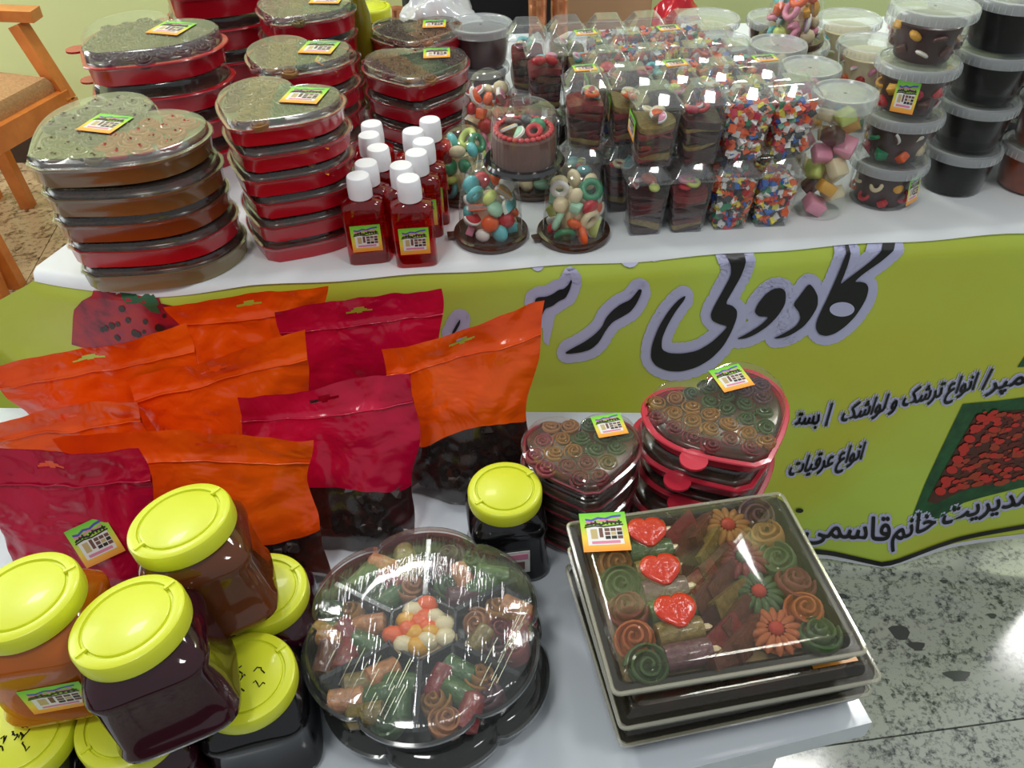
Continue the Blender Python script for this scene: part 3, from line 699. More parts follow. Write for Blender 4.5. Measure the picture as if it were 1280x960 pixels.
# ------------------------------------------------------------------ square cups
def pebble_mesh(seed, hw0, hw1, h, cols, n=300, s0=.0048, s1=.0074):
    rnd = random.Random(seed); b = MB()
    for k in range(n):
        z = .004 + (h - .006) * rnd.random() ** .9; hw = hw0 + (hw1 - hw0) * z / h - .006
        if rnd.random() < .78:
            s_ = rnd.choice((-1, 1)); u = rnd.uniform(-hw, hw); p = (u, s_ * hw, z) if rnd.random() < .5 else (s_ * hw, u, z)
        else: p = (rnd.uniform(-hw, hw), rnd.uniform(-hw, hw), h - .006 + rnd.uniform(-.004, .005))
        s_ = rnd.uniform(s0, s1); m_ = Matrix.Translation(p) @ Matrix.Rotation(rnd.uniform(0, 6), 4, Vector((rnd.random() - .5, rnd.random() - .5, rnd.random() - .5)).normalized())
        b.box((0, 0, 0), (s_ * rnd.uniform(1.3, 2.1), s_ * 1.35, s_ * 1.2), rnd.randrange(len(cols)), m_, rnd.uniform(.6, .95))
    b.box((0, 0, h * .48), (hw0 * 1.5, hw0 * 1.5, h * .85), len(cols) - 1)
    return b.mesh('candy_pebbles', [CC[c] for c in cols], 50)
PCOL = ['white', 'white', 'red', 'orange', 'white', 'blue', 'green', 'crimson', 'yellow', 'orange', 'dark', 'dark']
PCOL2 = ['orange', 'orange', 'white', 'red', 'yellow', 'blue', 'white', 'crimson', 'orange', 'green', 'dark']
HW0, HW1, CH = .0225, .0285, .082
PEB = [pebble_mesh(s_, HW0, HW1, CH - .008, PCOL if s_ % 2 else PCOL2) for s_ in range(4)]
def sq(hw, z, r=.004): return [(x, y, z) for x, y in rrect(hw * 2, hw * 2, r, 3)]
b = MB(); b.loft([sq(HW0 - .001, 0), sq(HW0, .001), sq(HW1, CH - .002), sq(HW1 + .002, CH - .001), sq(HW1 + .002, CH + .001)], True, False); CUPM = b.mesh('cup', film('cup_plastic', (.96, .97, .98, 1), .06, .03, (.8, .8, .85, 1), .06), 30)
b = MB(); b.loft([sq(HW1 + .0025, CH - .001), sq(HW1 + .0025, CH + .002), sq(HW1 - .001, CH + .004), sq(HW1 - .0115, CH + .020), sq(HW1 - .012, CH + .0205)], False, True)
LIDM = b.mesh('lid', film('cup_lid_plastic', (.93, .96, .96, 1), .10, .09, (.8, .86, .84, 1), .05), 25)
FL = [ramp_mat('layered_leather_' + k, st, 26, .2, 2, coat=.5) for k, st in (('a', [(.25, S(40, 14, 12)), (.45, S(92, 30, 20)), (.55, S(60, 60, 30)), (.62, S(150, 50, 28)), (.8, S(58, 22, 18))]), ('b', [(.3, S(52, 16, 18)), (.5, S(84, 26, 26)), (.7, S(110, 50, 30))]))]
def sheet_fill(seed, h):
    """folded sheets of fruit leather standing in the cup"""
    rnd = random.Random(seed); b = MB(); z = .003; k = 0
    while z < h:
        hw = HW0 + (HW1 - HW0) * z / CH - .0018; th = rnd.uniform(.003, .011)
        o_ = superel(hw, hw, 7, 28); ph = rnd.uniform(0, 6); am = rnd.uniform(.001, .0065)
        b.loft([[(x * s_, y * s_, z + dz + am * math.sin(math.atan2(y, x) * 2 + ph)) for x, y in o_] for s_, dz in ((.985, 0), (1, th * .2), (1, th * .75), (.985, th))], mi=rnd.choice((0, 1, 1, 2, 1, 4, 5)))
        z += th * .93; k += 1
    return b.mesh('fruit_leather', [FL[0], SW['dark'], SW['maroon'], SW['brown'], FL[1], SW['olive']], 50)
SHE = [sheet_fill(s_, CH - .024) for s_ in range(5)]
def cup(p, rot, content, seed, label, tops=True, stick=0):
    rnd = random.Random(seed)
    t = thing('sweets_cup', label, 'cup', p, rot + rnd.uniform(-.06, .06), 'square lidded cups of sweets')
    ob('cup', CUPM, t); ob('lid', LIDM, t)
    if content == 'candy': tag(ob('candy_pebbles', PEB[seed % 4], t, None, (0, 0, (seed % 3) * PI / 2)), kind='stuff')
    else:
        ob('fruit_leather', SHE[seed % 5], t, None, (0, 0, (seed % 4) * PI / 2))
        for k in range(4):
            ob('topping', gummy(rnd.choice(['wedge', 'ring', 'egg']), rnd.choice(['lime', 'red', 'orange', 'pink', 'teal', 'crimson', 'cream'])), t, (rnd.uniform(-.013, .013), rnd.uniform(-.013, .013), CH - .018 + rnd.uniform(0, .006)), (rnd.uniform(-.5, .5), rnd.uniform(-.5, .5), rnd.uniform(0, 6)), rnd.uniform(.008, .0125))
    if stick == 1: sticker(t, (-.002, .0, CH + .0212), .1, .030, .022)
    if stick == 2: ob('sticker', STICK, t, (-HW1 - .0005, 0, CH * .62), (PI / 2, .12, -PI / 2), (.034, .03, .02))
rowdir = Vector((-.024, .0665, 0)); coldir = Vector((.0605, .0045, 0))
base0 = Vector((.190, 1.046, 0))
side_nm = ['leftmost', 'second from left', 'third from left', 'rightmost']
row_nm = ['front row', 'second row', 'third row', 'fourth row', 'fifth row', 'sixth row']
for r_ in range(5):
    for c_ in range(-1 if r_ in (1, 3, 4) else 0, 4):
        for lv in (0, 1):
            p = base0 + rowdir * r_ + coldir * c_; 
            if lv: p = p + Vector((.003, -.001, 0))
            cont = 'candy' if c_ >= 2 or (r_ >= 3 and c_ >= 1) else 'leather'
            pos = ('far left end' if c_ == -1 else side_nm[c_])
            lab = ('clear cup of colourful candy pebbles' if cont == 'candy' else 'clear cup of dark fruit leather') + f', {"upper" if lv else "lower"} layer, {pos}, {row_nm[r_]} of cups'
            cup((p.x, p.y, ZB + lv * (CH + .0212)), .07, cont, r_ * 10 + c_ * 3 + lv + 5, lab, stick=(1 if (r_ * 3 + c_ * 2) % 4 == 1 and lv else (2 if c_ in (-1, 0) and lv and r_ < 3 else 0)))

# ------------------------------------------------------------------ round tubs
DARKF = plastic('black_fruit_paste', S(12, 9, 9), .4, 0, spec=.15); ORGF = plastic('orange_brown_pickle', S(132, 54, 18), .3, .3, var=.35, bscale=60); PURF = plastic('dark_red_pickle', S(60, 20, 26), .3, .3, var=.5, bscale=50)
BRF = plastic('brown_sauce', S(58, 34, 34), .35, .2, var=.4, bscale=40)
b = MB(); b.lathe([(.0415, 0), (.0435, .002), (.0515, .058), (.052, .060)], 40, True, False); TUBM = b.mesh('tub', TUBW)
b = MB(); b.lathe([(.0535, .0535), (.0555, .054), (.0565, .064), (.055, .0665), (.051, .0675), (.0495, .0655), (.047, .0645), (.002, .0645)], 48, False, False); TLID = b.mesh('lid', FROST)
b = MB()
for k in range(44):
    a = 2 * PI * k / 44; b.box((0, 0, 0), (.0008, .001, .009), 0, Matrix.Translation((.0563 * math.cos(a), .0563 * math.sin(a), .059)) @ Matrix.Rotation(a, 4, 'Z'))
RIBS = b.mesh('lid_ribs', FROST, 0)
def tub_fill(mat, h=.052):
    b = MB(); b.lathe([(.0405, .002), (.042, .004), (.0495, h), (.046, h + .002), (.002, h + .002)], 30, True, False); return b.mesh('contents', mat)
TF = {'dark': tub_fill(DARKF), 'orange': tub_fill(ORGF), 'purple': tub_fill(PURF), 'brown': tub_fill(BRF)}
def tub(p, content, label, group, seed, rot=0, stick=None, s_=1):
    rnd = random.Random(seed)
    t = thing('round_tub', label, 'tub', p, rot, group)
    t.scale = (.97 * s_, .97 * s_, s_)
    ob('tub', TUBM, t); ld = ob('lid', TLID, t); ob('ribs', RIBS, ld)
    if content in TF: ob('contents', TF[content], t)
    else:
        ob('contents', TF['brown'] if content == 'gummy' else tub_fill(CC['cream']), t, None, None, (.86, .86, .9))
        for k in range(16):
            a = k * 2 * PI / 8 + (.4 if k > 7 else 0); z = (.014 if k < 8 else .036) + rnd.uniform(-.004, .006); r = .0355 + z * .1
            ob('candy', gummy(rnd.choice(['cube', 'wedge', 'egg', 'ring']), rnd.choice(['gold', 'cream', 'red', 'green', 'orange', 'choc', 'crimson', 'choc', 'gold'] if content == 'gummy' else ['pink', 'lime', 'orange', 'teal', 'green', 'white', 'red'])), t, (r * math.cos(a), r * math.sin(a), z), (rnd.uniform(-1, 1), rnd.uniform(-1, 1), rnd.uniform(0, 6)), rnd.uniform(.008, .0105))
    if stick is not None: ob('sticker', STICK, t, (.0485 * math.cos(stick), .0485 * math.sin(stick), .031), (PI / 2 - .13, 0, stick + PI / 2), (.030, .040, .02))
TP = .0690
def tubstack(px, py, n, content, where, group, seed, stick=(), z0=ZB, drift=(0, 0)):
    c = at(px, py, z0)
    for i in range(n):
        nm = 'topmost' if i == n - 1 else ('lowest' if i == 0 else ORD[i])
        desc = {'dark': 'tub of black fruit paste', 'orange': 'tub of orange brown pickle', 'purple': 'tub of dark red pickle', 'gummy': 'tub of mixed coloured jellies', 'sweet': 'tub of pastel sweets', 'brown': 'tub of brown sauce'}[content]
        tub((c.x + drift[0] * i, c.y + drift[1] * i, z0 + i * TP), content, f'{desc} with frosted lid, {nm} of {where}', group, seed + i, seed * .7 + i, stick[i] - (seed * .7 + i) if i < len(stick) and stick[i] is not None else None)
tubstack(1098, 247, 4, 'gummy', 'the jelly tub stack', 'tubs of mixed jellies', 3, (-.9, None, -2.1))
tubstack(1187, 231, 4, 'dark', 'the black paste stack', 'tubs of black fruit paste', 5)
tubstack(1283, 231, 4, 'orange', 'the orange brown stack', 'tubs of orange brown pickle', 8)
def tubat(x, y, n, content, where, seed):
    for i in range(n):
        nm = 'topmost' if i == n - 1 else ('lowest' if i == 0 else ORD[i])
        desc = {'dark': 'black paste tub', 'purple': 'dark red pickle tub', 'gummy': 'mixed jelly tub', 'sweet': 'pastel sweets tub', 'brown': 'brown sauce tub'}[content]
        tub((x, y, ZB + i * TP), content, f'{desc} with frosted lid, {nm} of {where}', 'tubs in the back rows', seed + i, seed * .7 + i)
for x, y, n, ct, wh, sd in ((.655, 1.25, 3, 'gummy', 'the stack behind the front jelly tubs', 15), (.79, 1.26, 5, 'dark', 'the stack behind the black tubs', 12),
                            (.355, 1.40, 2, 'purple', 'the pair left of the candy dome', 20), (.475, 1.385, 2, 'sweet', 'the pair carrying the candy dome', 24), (.596, 1.375, 2, 'sweet', 'the pair right of the candy dome', 36), (.72, 1.375, 3, 'brown', 'the stack behind the jelly tubs', 26), (.84, 1.385, 3, 'sweet', 'the far right stack', 29),
                            (.36, 1.52, 2, 'sweet', 'the second pair left of the dome', 32), (.48, 1.51, 2, 'brown', 'the pair behind the dome', 34), (.60, 1.50, 2, 'sweet', 'the farther pair right of the dome', 40), (.72, 1.50, 2, 'sweet', 'the farthest pair on the right', 42)):
    tubat(x, y, n, ct, wh, sd)
dome_box((.462, 1.375, ZB + 2 * TP), .0445, .105, 'candy dome standing on frosted tub lids at the top right', ['gold', 'teal', 'lilac', 'pink', 'cream', 'orange', 'lime'], 12)
cI = at(605, 95, ZB)
tub((cI.x, 1.53, ZB + .062), 'purple', 'tub of dark red pickle right of the plastic bag, raised on another tub', 'tubs behind the bottles', 50, 0, None, 1.05)
tub((cI.x, 1.53, ZB), 'dark', 'dark tub under the pickle tub right of the plastic bag', 'tubs behind the bottles', 51, 0, None, .9)

# upright marshmallow tubs
def marsh(p, label, seed, h=.172):
    rnd = random.Random(seed)
    t = thing('marshmallow_tub', label, 'tub', p, 0, 'upright tubs of marshmallows')
    b = MB(); b.lathe([(.031, 0), (.034, .003), (.0405, h - .01), (.041, h)], 36, True, False); b.build('tub', CLEAR, t)
    b = MB(); b.lathe([(.0425, h - .014), (.043, h - .012), (.0435, h + .001), (.042, h + .004), (.039, h + .004), (.037, h + .001), (.002, h + .001)], 40, False, False); b.build('lid', FROST, t)
    for k in range(15):
        z = .016 + k * (h - .040) / 14; a = k * 2.3 + 4; r = .0165; s_ = rnd.uniform(.0150, .0190)
        ob('marshmallow', gummy('cube', ['pink', 'cream', 'choc', 'gold', 'cream', 'lime', 'cream', 'mint', 'pink'][(k + seed) % 9]), t, (r * math.cos(a), r * math.sin(a), z), (rnd.uniform(-1, 1), rnd.uniform(-1, 1), rnd.uniform(0, 6)), (s_, s_, s_ * .85))
m0 = at(1021, 262, ZB)
marsh((m0.x, m0.y, ZB), 'upright clear tub of pink, green and yellow marshmallows right of the front candy cups', 0)
marsh((m0.x - .02, m0.y + .092, ZB), 'upright clear marshmallow tub second from the table edge', 3)
marsh((m0.x - .042, m0.y + .184, ZB), 'upright clear marshmallow tub third from the table edge', 5)

# ================================================================== BEHIND, TOP OF THE PICTURE
# bottle with olive label left of the red stacks, yellow lidded jar, plastic bag, cloth roll
LEAF = plastic('olive_oil_glass', S(120, 112, 20), .2, .3)
p = PX(455, 55, 1.5)
t = thing('tall_bottle', 'tall olive green bottle standing between the red heart stacks at the top', 'bottle', (p.x + .005, 1.50, ZB))
b = MB(); b.lathe([(.017, 0), (.018, .003), (.018, .16), (.010, .19), (.009, .23)], 20); b.build('body', LEAF, t)
b = MB(); b.lathe([(.011, .225), (.011, .25), (.003, .252)], 16); b.build('cap', plastic('dark_red_cap', S(70, 14, 24), .3), t)
# ------------------------------------------------------------------ jars with yellow lids
def jar_meshes(R, H, e=4.5):
    b = MB(); lv = [(e, R * .93, 0), (e, R * 1.03, .004), (e, R * 1.04, .010), (e, R * .98, .016), (e, R * .97, H * .60), (e, R * 1.0, H * .66), (e, R * .99, H * .70), (3, R * .93, H * .78), (2.4, R * .82, H * .84), (2, R * .76, H * .88), (2, R * .76, H * .95)]
    b.loft([[(x, y, z) for x, y in superel(a, a, ee, 48)] for ee, a, z in lv]); body = b
    r = R * .93; hl = H * .16; z0 = H * .86
    l_ = MB(); l_.lathe([(r * .9, z0), (r * .99, z0 + .0005), (r, z0 + .003), (r, z0 + hl * .78), (r * .975, z0 + hl * .93), (r * .93, z0 + hl), (r * .80, z0 + hl), (r * .785, z0 + hl - .0022), (r * .745, z0 + hl - .0022), (r * .735, z0 + hl - .0002), (r * .70, z0 + hl + .0004), (.001, z0 + hl + .0004)], 64)
    for s_ in (0, 1):
        a = s_ * PI + .5; l_.box((0, 0, 0), (r * .2, .003, .003), 0, Matrix.Translation((r * .84 * math.cos(a), r * .84 * math.sin(a), z0 + hl)) @ Matrix.Rotation(a, 4, 'Z'))
    return body, l_, z0 + hl
PUR = film('dark_purple_jam', (.30, .05, .08, 1), .05, .62, S(58, 14, 28), .06); BRN = film('brown_jam', (.5, .22, .06, 1), .05, .60, S(112, 60, 28), .06)
ORJ = film('orange_jam', (.9, .5, .08, 1), .05, .55, S(190, 106, 22), .06); BLK = film('black_jam', (.05, .05, .06, 1), .05, .94, S(14, 13, 16), .08)
_jm = {}
def jar(loc, rot, R, H, mat, label, tilt=(0, 0, 0), stick=None, scrib=0, fill=None):
    t = thing('jam_jar', label, 'jar', loc, rot, None if False else 'jars with yellow lids')
    t.rotation_euler = Matrix.Rotation(tilt[0], 3, Vector((math.cos(tilt[1]), math.sin(tilt[1]), 0))).to_euler() if tilt[0] else (0, 0, rot)
    if tilt[0]: t.rotation_euler = (Matrix.Rotation(tilt[0], 3, Vector((math.cos(tilt[1]), math.sin(tilt[1]), 0))) @ Matrix.Rotation(rot, 3, 'Z')).to_euler()
    key = (R, H)
    if key not in _jm:
        b_, l_, zt = jar_meshes(R, H); _jm[key] = (b_, l_.mesh('lid', YEL, 35), zt)
    b_, l_, zt = _jm[key]
    b_.build('body', mat, t, 50); ob('lid', l_, t)
    if fill:
        q = MB(); q.loft([[(x, y, z) for x, y in superel(R * .86 * s_, R * .86 * s_, 4, 32)] for s_, z in ((.95, .006), (1, .012), (1, H * .64), (.9, H * .72), (.8, H * .75))]); q.build('jam', fill, t)
    if stick: ob('sticker', STICK, t, (stick[0], -R * .985, stick[1]), (PI / 2, 0, 0), (stick[2], stick[3], .02))
    if scrib:
        rnd = random.Random(scrib); q = MB()
        for k in range(7):
            x0, y0 = rnd.uniform(-.014, .012), rnd.uniform(-.012, .012); pts = [(x0, y0, zt + .0006)]
            for j in range(5): pts.append((pts[-1][0] + rnd.uniform(-.001, .004), pts[-1][1] + rnd.uniform(-.005, .005), zt + .0006))
            q.tube(pts, .0007, 4)
        q.build('handwriting', INK, t)
    return t
JR, JH = .0515, .112
def jat(px, py, z, H=JH):
    p = at(px, py, z + H * 1.02); return (p.x, p.y, z)
jar(jat(304, 845, ZF), .25, JR, JH, BLK, 'black jar with handwriting on its yellow lid, nearest the flower platter', scrib=4, fill=DARKF)
jar(jat(326, 736, ZF), .2, JR * .97, JH, PUR, 'dark jar with yellow lid half hidden behind the brown jar', fill=BRF)
jar(jat(160, 898, ZF), .3, JR * .97, JH, PUR, 'dark purple jar at the bottom, its yellow lid under the tilted purple jar', fill=DARKF)
jar(jat(20, 915, ZF), .1, JR, JH, BLK, 'jar with handwriting on its yellow lid in the bottom left corner', scrib=9, fill=DARKF)
z2 = ZF + JH * 1.025
def j2(px, py, rot, mat, label, ang, axis, **k):
    """a jar resting tilted on the lids of the lower ones; its lid top is at the given place"""
    Rm = Matrix.Rotation(ang, 3, Vector((math.cos(axis), math.sin(axis), 0))); up = Rm @ Vector((0, 0, 1)); bz = z2 + JR * abs(math.sin(ang))
    top = at(px, py, bz + JH * 1.02 * up.z); base = top - up * JH * 1.02
    return jar((base.x, base.y, base.z), rot, JR, JH, mat, label, (ang, axis, 0), **k)
j2(223, 648, .35, BRN, 'brown jar with yellow lid standing tilted, farthest of the upper jars', -.17, math.radians(60), fill=BRF)
j2(158, 773, .35, PUR, 'dark purple jar with yellow lid tilted on the middle of the jar pile', -.17, math.radians(60), fill=plastic('purple_jam_core', S(44, 14, 26), .3, var=.3, bscale=30))
j2(26, 743, .12, ORJ, 'orange jar with a sticker and yellow lid at the left edge', -.10, math.radians(60), stick=(.010, JH * .32, .052, .034), fill=plastic('orange_jam_core', S(200, 120, 20), .3, var=.2, bscale=30))
p8 = at(648, 690, ZF)
p8 = at(631, 610, ZF + .118); jar((p8.x, p8.y, ZF), .12, .0450, .116, BLK, 'black jar with a small photo sticker and yellow lid, alone behind the flower platter', fill=DARKF)
t8 = [o for o in COL.objects if o.get('label', '').startswith('black jar with a small')][0]
b = MB(); b.box((0, 0, 0), (.034, .0008, .038), 0); b.box((0, -.0006, .010), (.030, .0006, .009), 1); b.box((.002, -.0006, -.006), (.018, .0006, .014), 2)
b.build('photo_sticker', [STK_W, STK_P, STK_N], t8, 0, (.004, -.0446, .040))
p = PX(476, 36, 1.62)
jar((-.245, 1.655, ZB), .2, .040, .125, BLK, 'yellow lidded jar at the top behind the red stacks', fill=DARKF)

# plastic bag and white roll behind
def crumple(name, label, cat, loc, dims, mat, seed, rot=0):
    b = MB(); nu, nv = 36, 18; g = []
    for i in range(nv + 1):
        th = PI * i / nv; ring_ = []
        for k in range(nu):
            a = 2 * PI * k / nu; v = Vector((math.sin(th) * math.cos(a), math.sin(th) * math.sin(a), math.cos(th)))
            d = 1 + .28 * noise.noise(v * 2.2 + Vector((seed, 0, 0))) + .10 * noise.noise(v * 6 + Vector((0, seed, 0)))
            ring_.append((v.x * d * dims[0] / 2, v.y * d * dims[1] / 2, max(0, (v.z * d + .75) * dims[2] / 1.75)))
        g.append(ring_)
    b.loft(g, False, False); o = b.build(name, mat, None, 70, loc, rot); return tag(o, label, cat)
BAGW = film('thin_white_plastic', (.95, .96, .97, 1), .08, .55, (.85, .87, .9, 1), .12, bump=.5, bscale=30)
crumple('plastic_bag', 'thin white crumpled plastic bag behind the red heart boxes at the top', 'bag', (-.130, 1.74, ZB), (.17, .11, .12), BAGW, 3)
crumple('cloth_bundle', 'bundle of white cloth right of the dark red pickle tub', 'cloth', (.055, 1.53, ZB), (.075, .20, .10), plastic('white_bundle_cloth', S(222, 222, 214), .7, bump=.3, bscale=25), 8)
p = PX(830, 12, 1.6)
crumple('red_package', 'glossy red wrapped package at the top behind the candy cups', 'package', (.325, 1.62, ZB), (.10, .07, .14), plastic('red_wrap', S(190, 16, 34), .15, .4, bump=.4, bscale=30), 5)

# ------------------------------------------------------------------ person in black behind the table
def person(loc):
    rootp = thing('person', 'person in black clothes standing behind the back table', 'person', loc, 0)
    J = [(0, 0, .95, .14), (0, 0, 1.12, .125), (0, 0, 1.30, .145), (0, 0, 1.44, .09), (0, 0, 1.50, .055),
         (.11, 0, .88, .11), (.12, .01, .50, .075), (.13, .02, .10, .048), (.14, -.10, .04, .04),
         (-.11, 0, .88, .11), (-.12, .01, .50, .075), (-.13, .02, .10, .048), (-.14, -.10, .04, .04),
         (.17, 0, 1.40, .062), (.23, .02, 1.13, .045), (.20, -.12, .93, .034), (-.17, 0, 1.40, .062), (-.23, .02, 1.13, .045), (-.20, -.12, .93, .034)]
    E_ = [(0, 1), (1, 2), (2, 3), (3, 4), (0, 5), (5, 6), (6, 7), (7, 8), (0, 9), (9, 10), (10, 11), (11, 12), (3, 13), (13, 14), (14, 15), (3, 16), (16, 17), (17, 18)]
    def skinned(name, J, E_, mat, sub=2):
        me = bpy.data.meshes.new(name); me.from_pydata([j[:3] for j in J], E_, []); o = ob(name, me, rootp)
        sk = o.modifiers.new('skin', 'SKIN'); me.skin_vertices.new() if not me.skin_vertices else None
        for i, j in enumerate(J): me.skin_vertices[0].data[i].radius = (j[3], j[3] * .85)
        me.skin_vertices[0].data[0].use_root = True
        s_ = o.modifiers.new('sub', 'SUBSURF'); s_.levels = sub; s_.render_levels = sub; me.materials.append(mat)
        sk.use_smooth_shade = True
        return o
    skinned('body', J, E_, plastic('black_cloth', S(18, 18, 24), .8, bump=.3, bscale=40))
    b = MB(); b.loft([[(a_ * math.cos(2 * PI * k / 48) * (1 + .025 * math.sin(9 * 2 * PI * k / 48) * fo), a_ * .62 * math.sin(2 * PI * k / 48) * (1 + .03 * math.cos(7 * 2 * PI * k / 48) * fo), z) for k in range(48)] for a_, z, fo in ((.235, .07, 1), (.215, .35, 1), (.200, .65, .8), (.195, .88, .5), (.185, 1.02, .3), (.165, 1.14, .2), (.175, 1.30, .1), (.165, 1.42, 0), (.10, 1.475, 0), (.062, 1.50, 0))], False, False)
    b.build('coat', plastic('black_coat', S(20, 19, 26), .85, bump=.3, bscale=30), rootp, 70)
    SK = plastic('skin', S(196, 148, 120), .5, sss=.1)
    b = MB(); b.lathe([(.06, 1.44), (.050, 1.50), (.048, 1.56), (.02, 1.60)], 20); b.build('neck', SK, rootp, 70)
    b = MB(); b.lathe([(.01, 1.52), (.045, 1.53), (.062, 1.57), (.072, 1.62), (.076, 1.67), (.068, 1.72), (.045, 1.75), (.01, 1.76)], 24)
    b.v = [(x, y * 1.15 - .01, z) for x, y, z in b.v]; b.tube([(0, -.085, 1.655), (0, -.105, 1.625), (0, -.09, 1.615)], .012, 8)
    for s_ in (-1, 1): b.tube([(s_ * .075, 0, 1.67), (s_ * .085, .01, 1.65), (s_ * .075, 0, 1.62)], .012, 6)
    b.build('head', SK, rootp, 70)
    b = MB(); b.lathe([(.080, 1.60), (.088, 1.66), (.084, 1.72), (.055, 1.77), (.01, 1.785)], 24); b.v = [(x, y * 1.1 + .022, z) for x, y, z in b.v]; b.build('hair', plastic('black_hair', S(22, 18, 16), .5), rootp, 70)
    b = MB()
    for s_ in (-1, 1): b.lathe([(.004, 0), (.011, .006), (.004, .012)], 10, mat=Matrix.Translation((s_ * .03, -.078, 1.66)) @ Matrix.Rotation(PI / 2, 4, 'X'))
    b.build('eyes', INK, rootp); b = MB(); b.tube([(-.022, -.082, 1.585), (0, -.088, 1.583), (.022, -.082, 1.585)], .005, 6); b.build('mouth', plastic('lips', S(150, 80, 76), .5), rootp)
    for s_ in (-1, 1):
        Hh = [(s_ * .20, -.12, .93, .028), (s_ * .197, -.135, .885, .030)]; Ee = [(0, 1)]
        for k, (dx, ln) in enumerate(((-.024, .062), (-.008, .072), (.008, .068), (.024, .054))):
            i0 = len(Hh); Hh += [(s_ * .197 + dx, -.145, .855, .009), (s_ * .197 + dx, -.155, .855 - ln * .5, .008), (s_ * .197 + dx, -.150, .855 - ln, .006)]; Ee += [(1, i0), (i0, i0 + 1), (i0 + 1, i0 + 2)]
        i0 = len(Hh); Hh += [(s_ * .165, -.15, .885, .010), (s_ * .155, -.165, .85, .008)]; Ee += [(1, i0), (i0, i0 + 1)]
        skinned('hand', Hh, Ee, SK, 1)
person((-.045, 2.16, 0))
# low peach cabinet with copper tins behind the person
t = thing('low_cabinet', 'low peach coloured cabinet against the green wall', 'cabinet', (.12, 2.68, 0))
b = MB(); b.box((0, 0, .42), (.62, .30, .84)); b.build('body', plastic('peach_laminate', S(206, 160, 124), .5), t, 0)
for sx in (-1, 1): b = MB(); b.box((sx * .155, -.155, .42), (.30, .012, .80)); d_ = b.build('door', plastic('peach_laminate', S(1, 1, 1)), t, 0); b = MB(); b.tube([(sx * .03, -.17, .5), (sx * .03, -.17, .6)], .006, 8); b.build('handle', plastic('brass', S(170, 120, 50), .3, metal=.9), d_)
COP = plastic('copper_tin', S(184, 120, 80), .25, .2, metal=.6)
for k, (x, z, l) in enumerate(((.19, 0, 'copper coloured tin left of its pair on the table behind the cups'), (.235, 0, 'copper coloured tin right of its pair, farthest back on the table'))):
    t = thing('copper_tin', l, 'tin', (x - .12, 1.745 + k * .02, ZB), 0, 'copper tins')
    b = MB(); b.lathe([(.016, 0), (.018, .004), (.018, .05), (.016, .054), (.018, .058), (.018, .10), (.015, .104)], 20); b.build('can', COP, t)
    b = MB(); b.lathe([(.0185, .098), (.0185, .108), (.004, .109)], 20); b.build('lid', COP, t)
for k, x in enumerate((-.335, -.295, -.255)):
    t = thing('honey_jar', ['leftmost amber jar behind the plastic bag', 'middle amber jar behind the plastic bag', 'rightmost amber jar behind the plastic bag'][k], 'jar', (x + .12, 1.79, ZB), 0, 'amber jars at the back')
    b = MB(); b.lathe([(.016, 0), (.019, .004), (.019, .06), (.014, .07)], 20); b.build('body', film('amber_jar', (.95, .7, .35, 1), .08, .4, S(206, 160, 90), .08), t)
    b = MB(); b.lathe([(.016, .068), (.016, .082), (.003, .083)], 18); b.build('lid', COP, t)

# ------------------------------------------------------------------ wooden chair at the left
WOOD = ramp_mat('orange_varnished_wood', [(.3, S(176, 96, 38)), (.6, S(214, 130, 60)), (.8, S(226, 150, 84))], 6, .3, coat=.3)
FAB = plastic('tan_woven_fabric', S(176, 136, 92), .9, bump=.6, bscale=160, var=.15)
t = thing('wooden_chair', 'orange wooden armchair with tan woven seat at the far left', 'chair', (-1.4, 2.3, 0))
def ch(p): return (p[0] + 1.4, p[1] - 2.3, p[2])
F1 = at(0, 172, .40); F2 = at(78, 128, .40); F1.x -= .0; u_ = (F2 - F1).normalized(); nrm = Vector((-u_.y, u_.x, 0))
F0 = F1 - u_ * .20; F2b = F2 + u_ * .02
b = MB(); b.bar(ch(F0), ch(F2b), .035, .065); b.build('rail', WOOD, t, 0)
q = F2b + nrm * .48; b = MB(); b.bar(ch(F2b), ch(q), .035, .065); b.build('rail', WOOD, t, 0)
b = MB(); o_ = [F0 + nrm * .01, F2b + nrm * .01 - u_ * .02, F2b + nrm * .47 - u_ * .02, F0 + nrm * .47]
b.loft([[ch((p.x, p.y, z)) for p in [c__ + ((sum(o_, Vector()) / 4) - c__) * s_ for c__ in o_]] for s_, z in ((.01, .42), (0, .425), (0, .455), (.04, .475), (.2, .485))]); b.build('seat', FAB, t, 50)
for p, q in ((F2b, Vector((.03, 0, 0))), (F0, Vector((-.02, 0, 0))), (F2b + nrm * .48, Vector((0, 0, 0))), (F0 + nrm * .48, Vector((0, 0, 0)))):
    b = MB(); b.bar(ch((p.x + q.x, p.y + q.y, 0)), ch((p.x, p.y, .40)), .04, .045); b.build('leg', WOOD, t, 0)
for px, py, px2, py2 in ((36, 258, -6, 175), (22, 358, -20, 250)):
    a = at(px, py, 0); c = at(px2, py2, .25); c = Vector((a.x - .02, a.y, .38)); b = MB(); b.bar(ch(a), ch(c), .035, .04); b.build('leg', WOOD, t, 0)
for p in (F0, F0 + nrm * .48):
    b = MB(); b.bar(ch((p.x, p.y, .38)), ch((p.x - .08, p.y, .86)), .035, .04); b.build('back_post', WOOD, t, 0)
for z in (.62, .80):
    b = MB(); b.bar(ch((F0.x - .04 - (z - .62) * .17, F0.y, z)), ch((F0.x + nrm.x * .48 - .04 - (z - .62) * .17, F0.y + nrm.y * .48, z)), .02, .07); b.build('back_slat', WOOD, t, 0)
ar = ony(46, 18, F2b.y + .02); ap = ony(22, 30, F2b.y + .02)
b = MB(); b.bar(ch((F2b.x, F2b.y, .40)), ch(ap), .04, .04); b.build('arm_post', WOOD, t, 0)
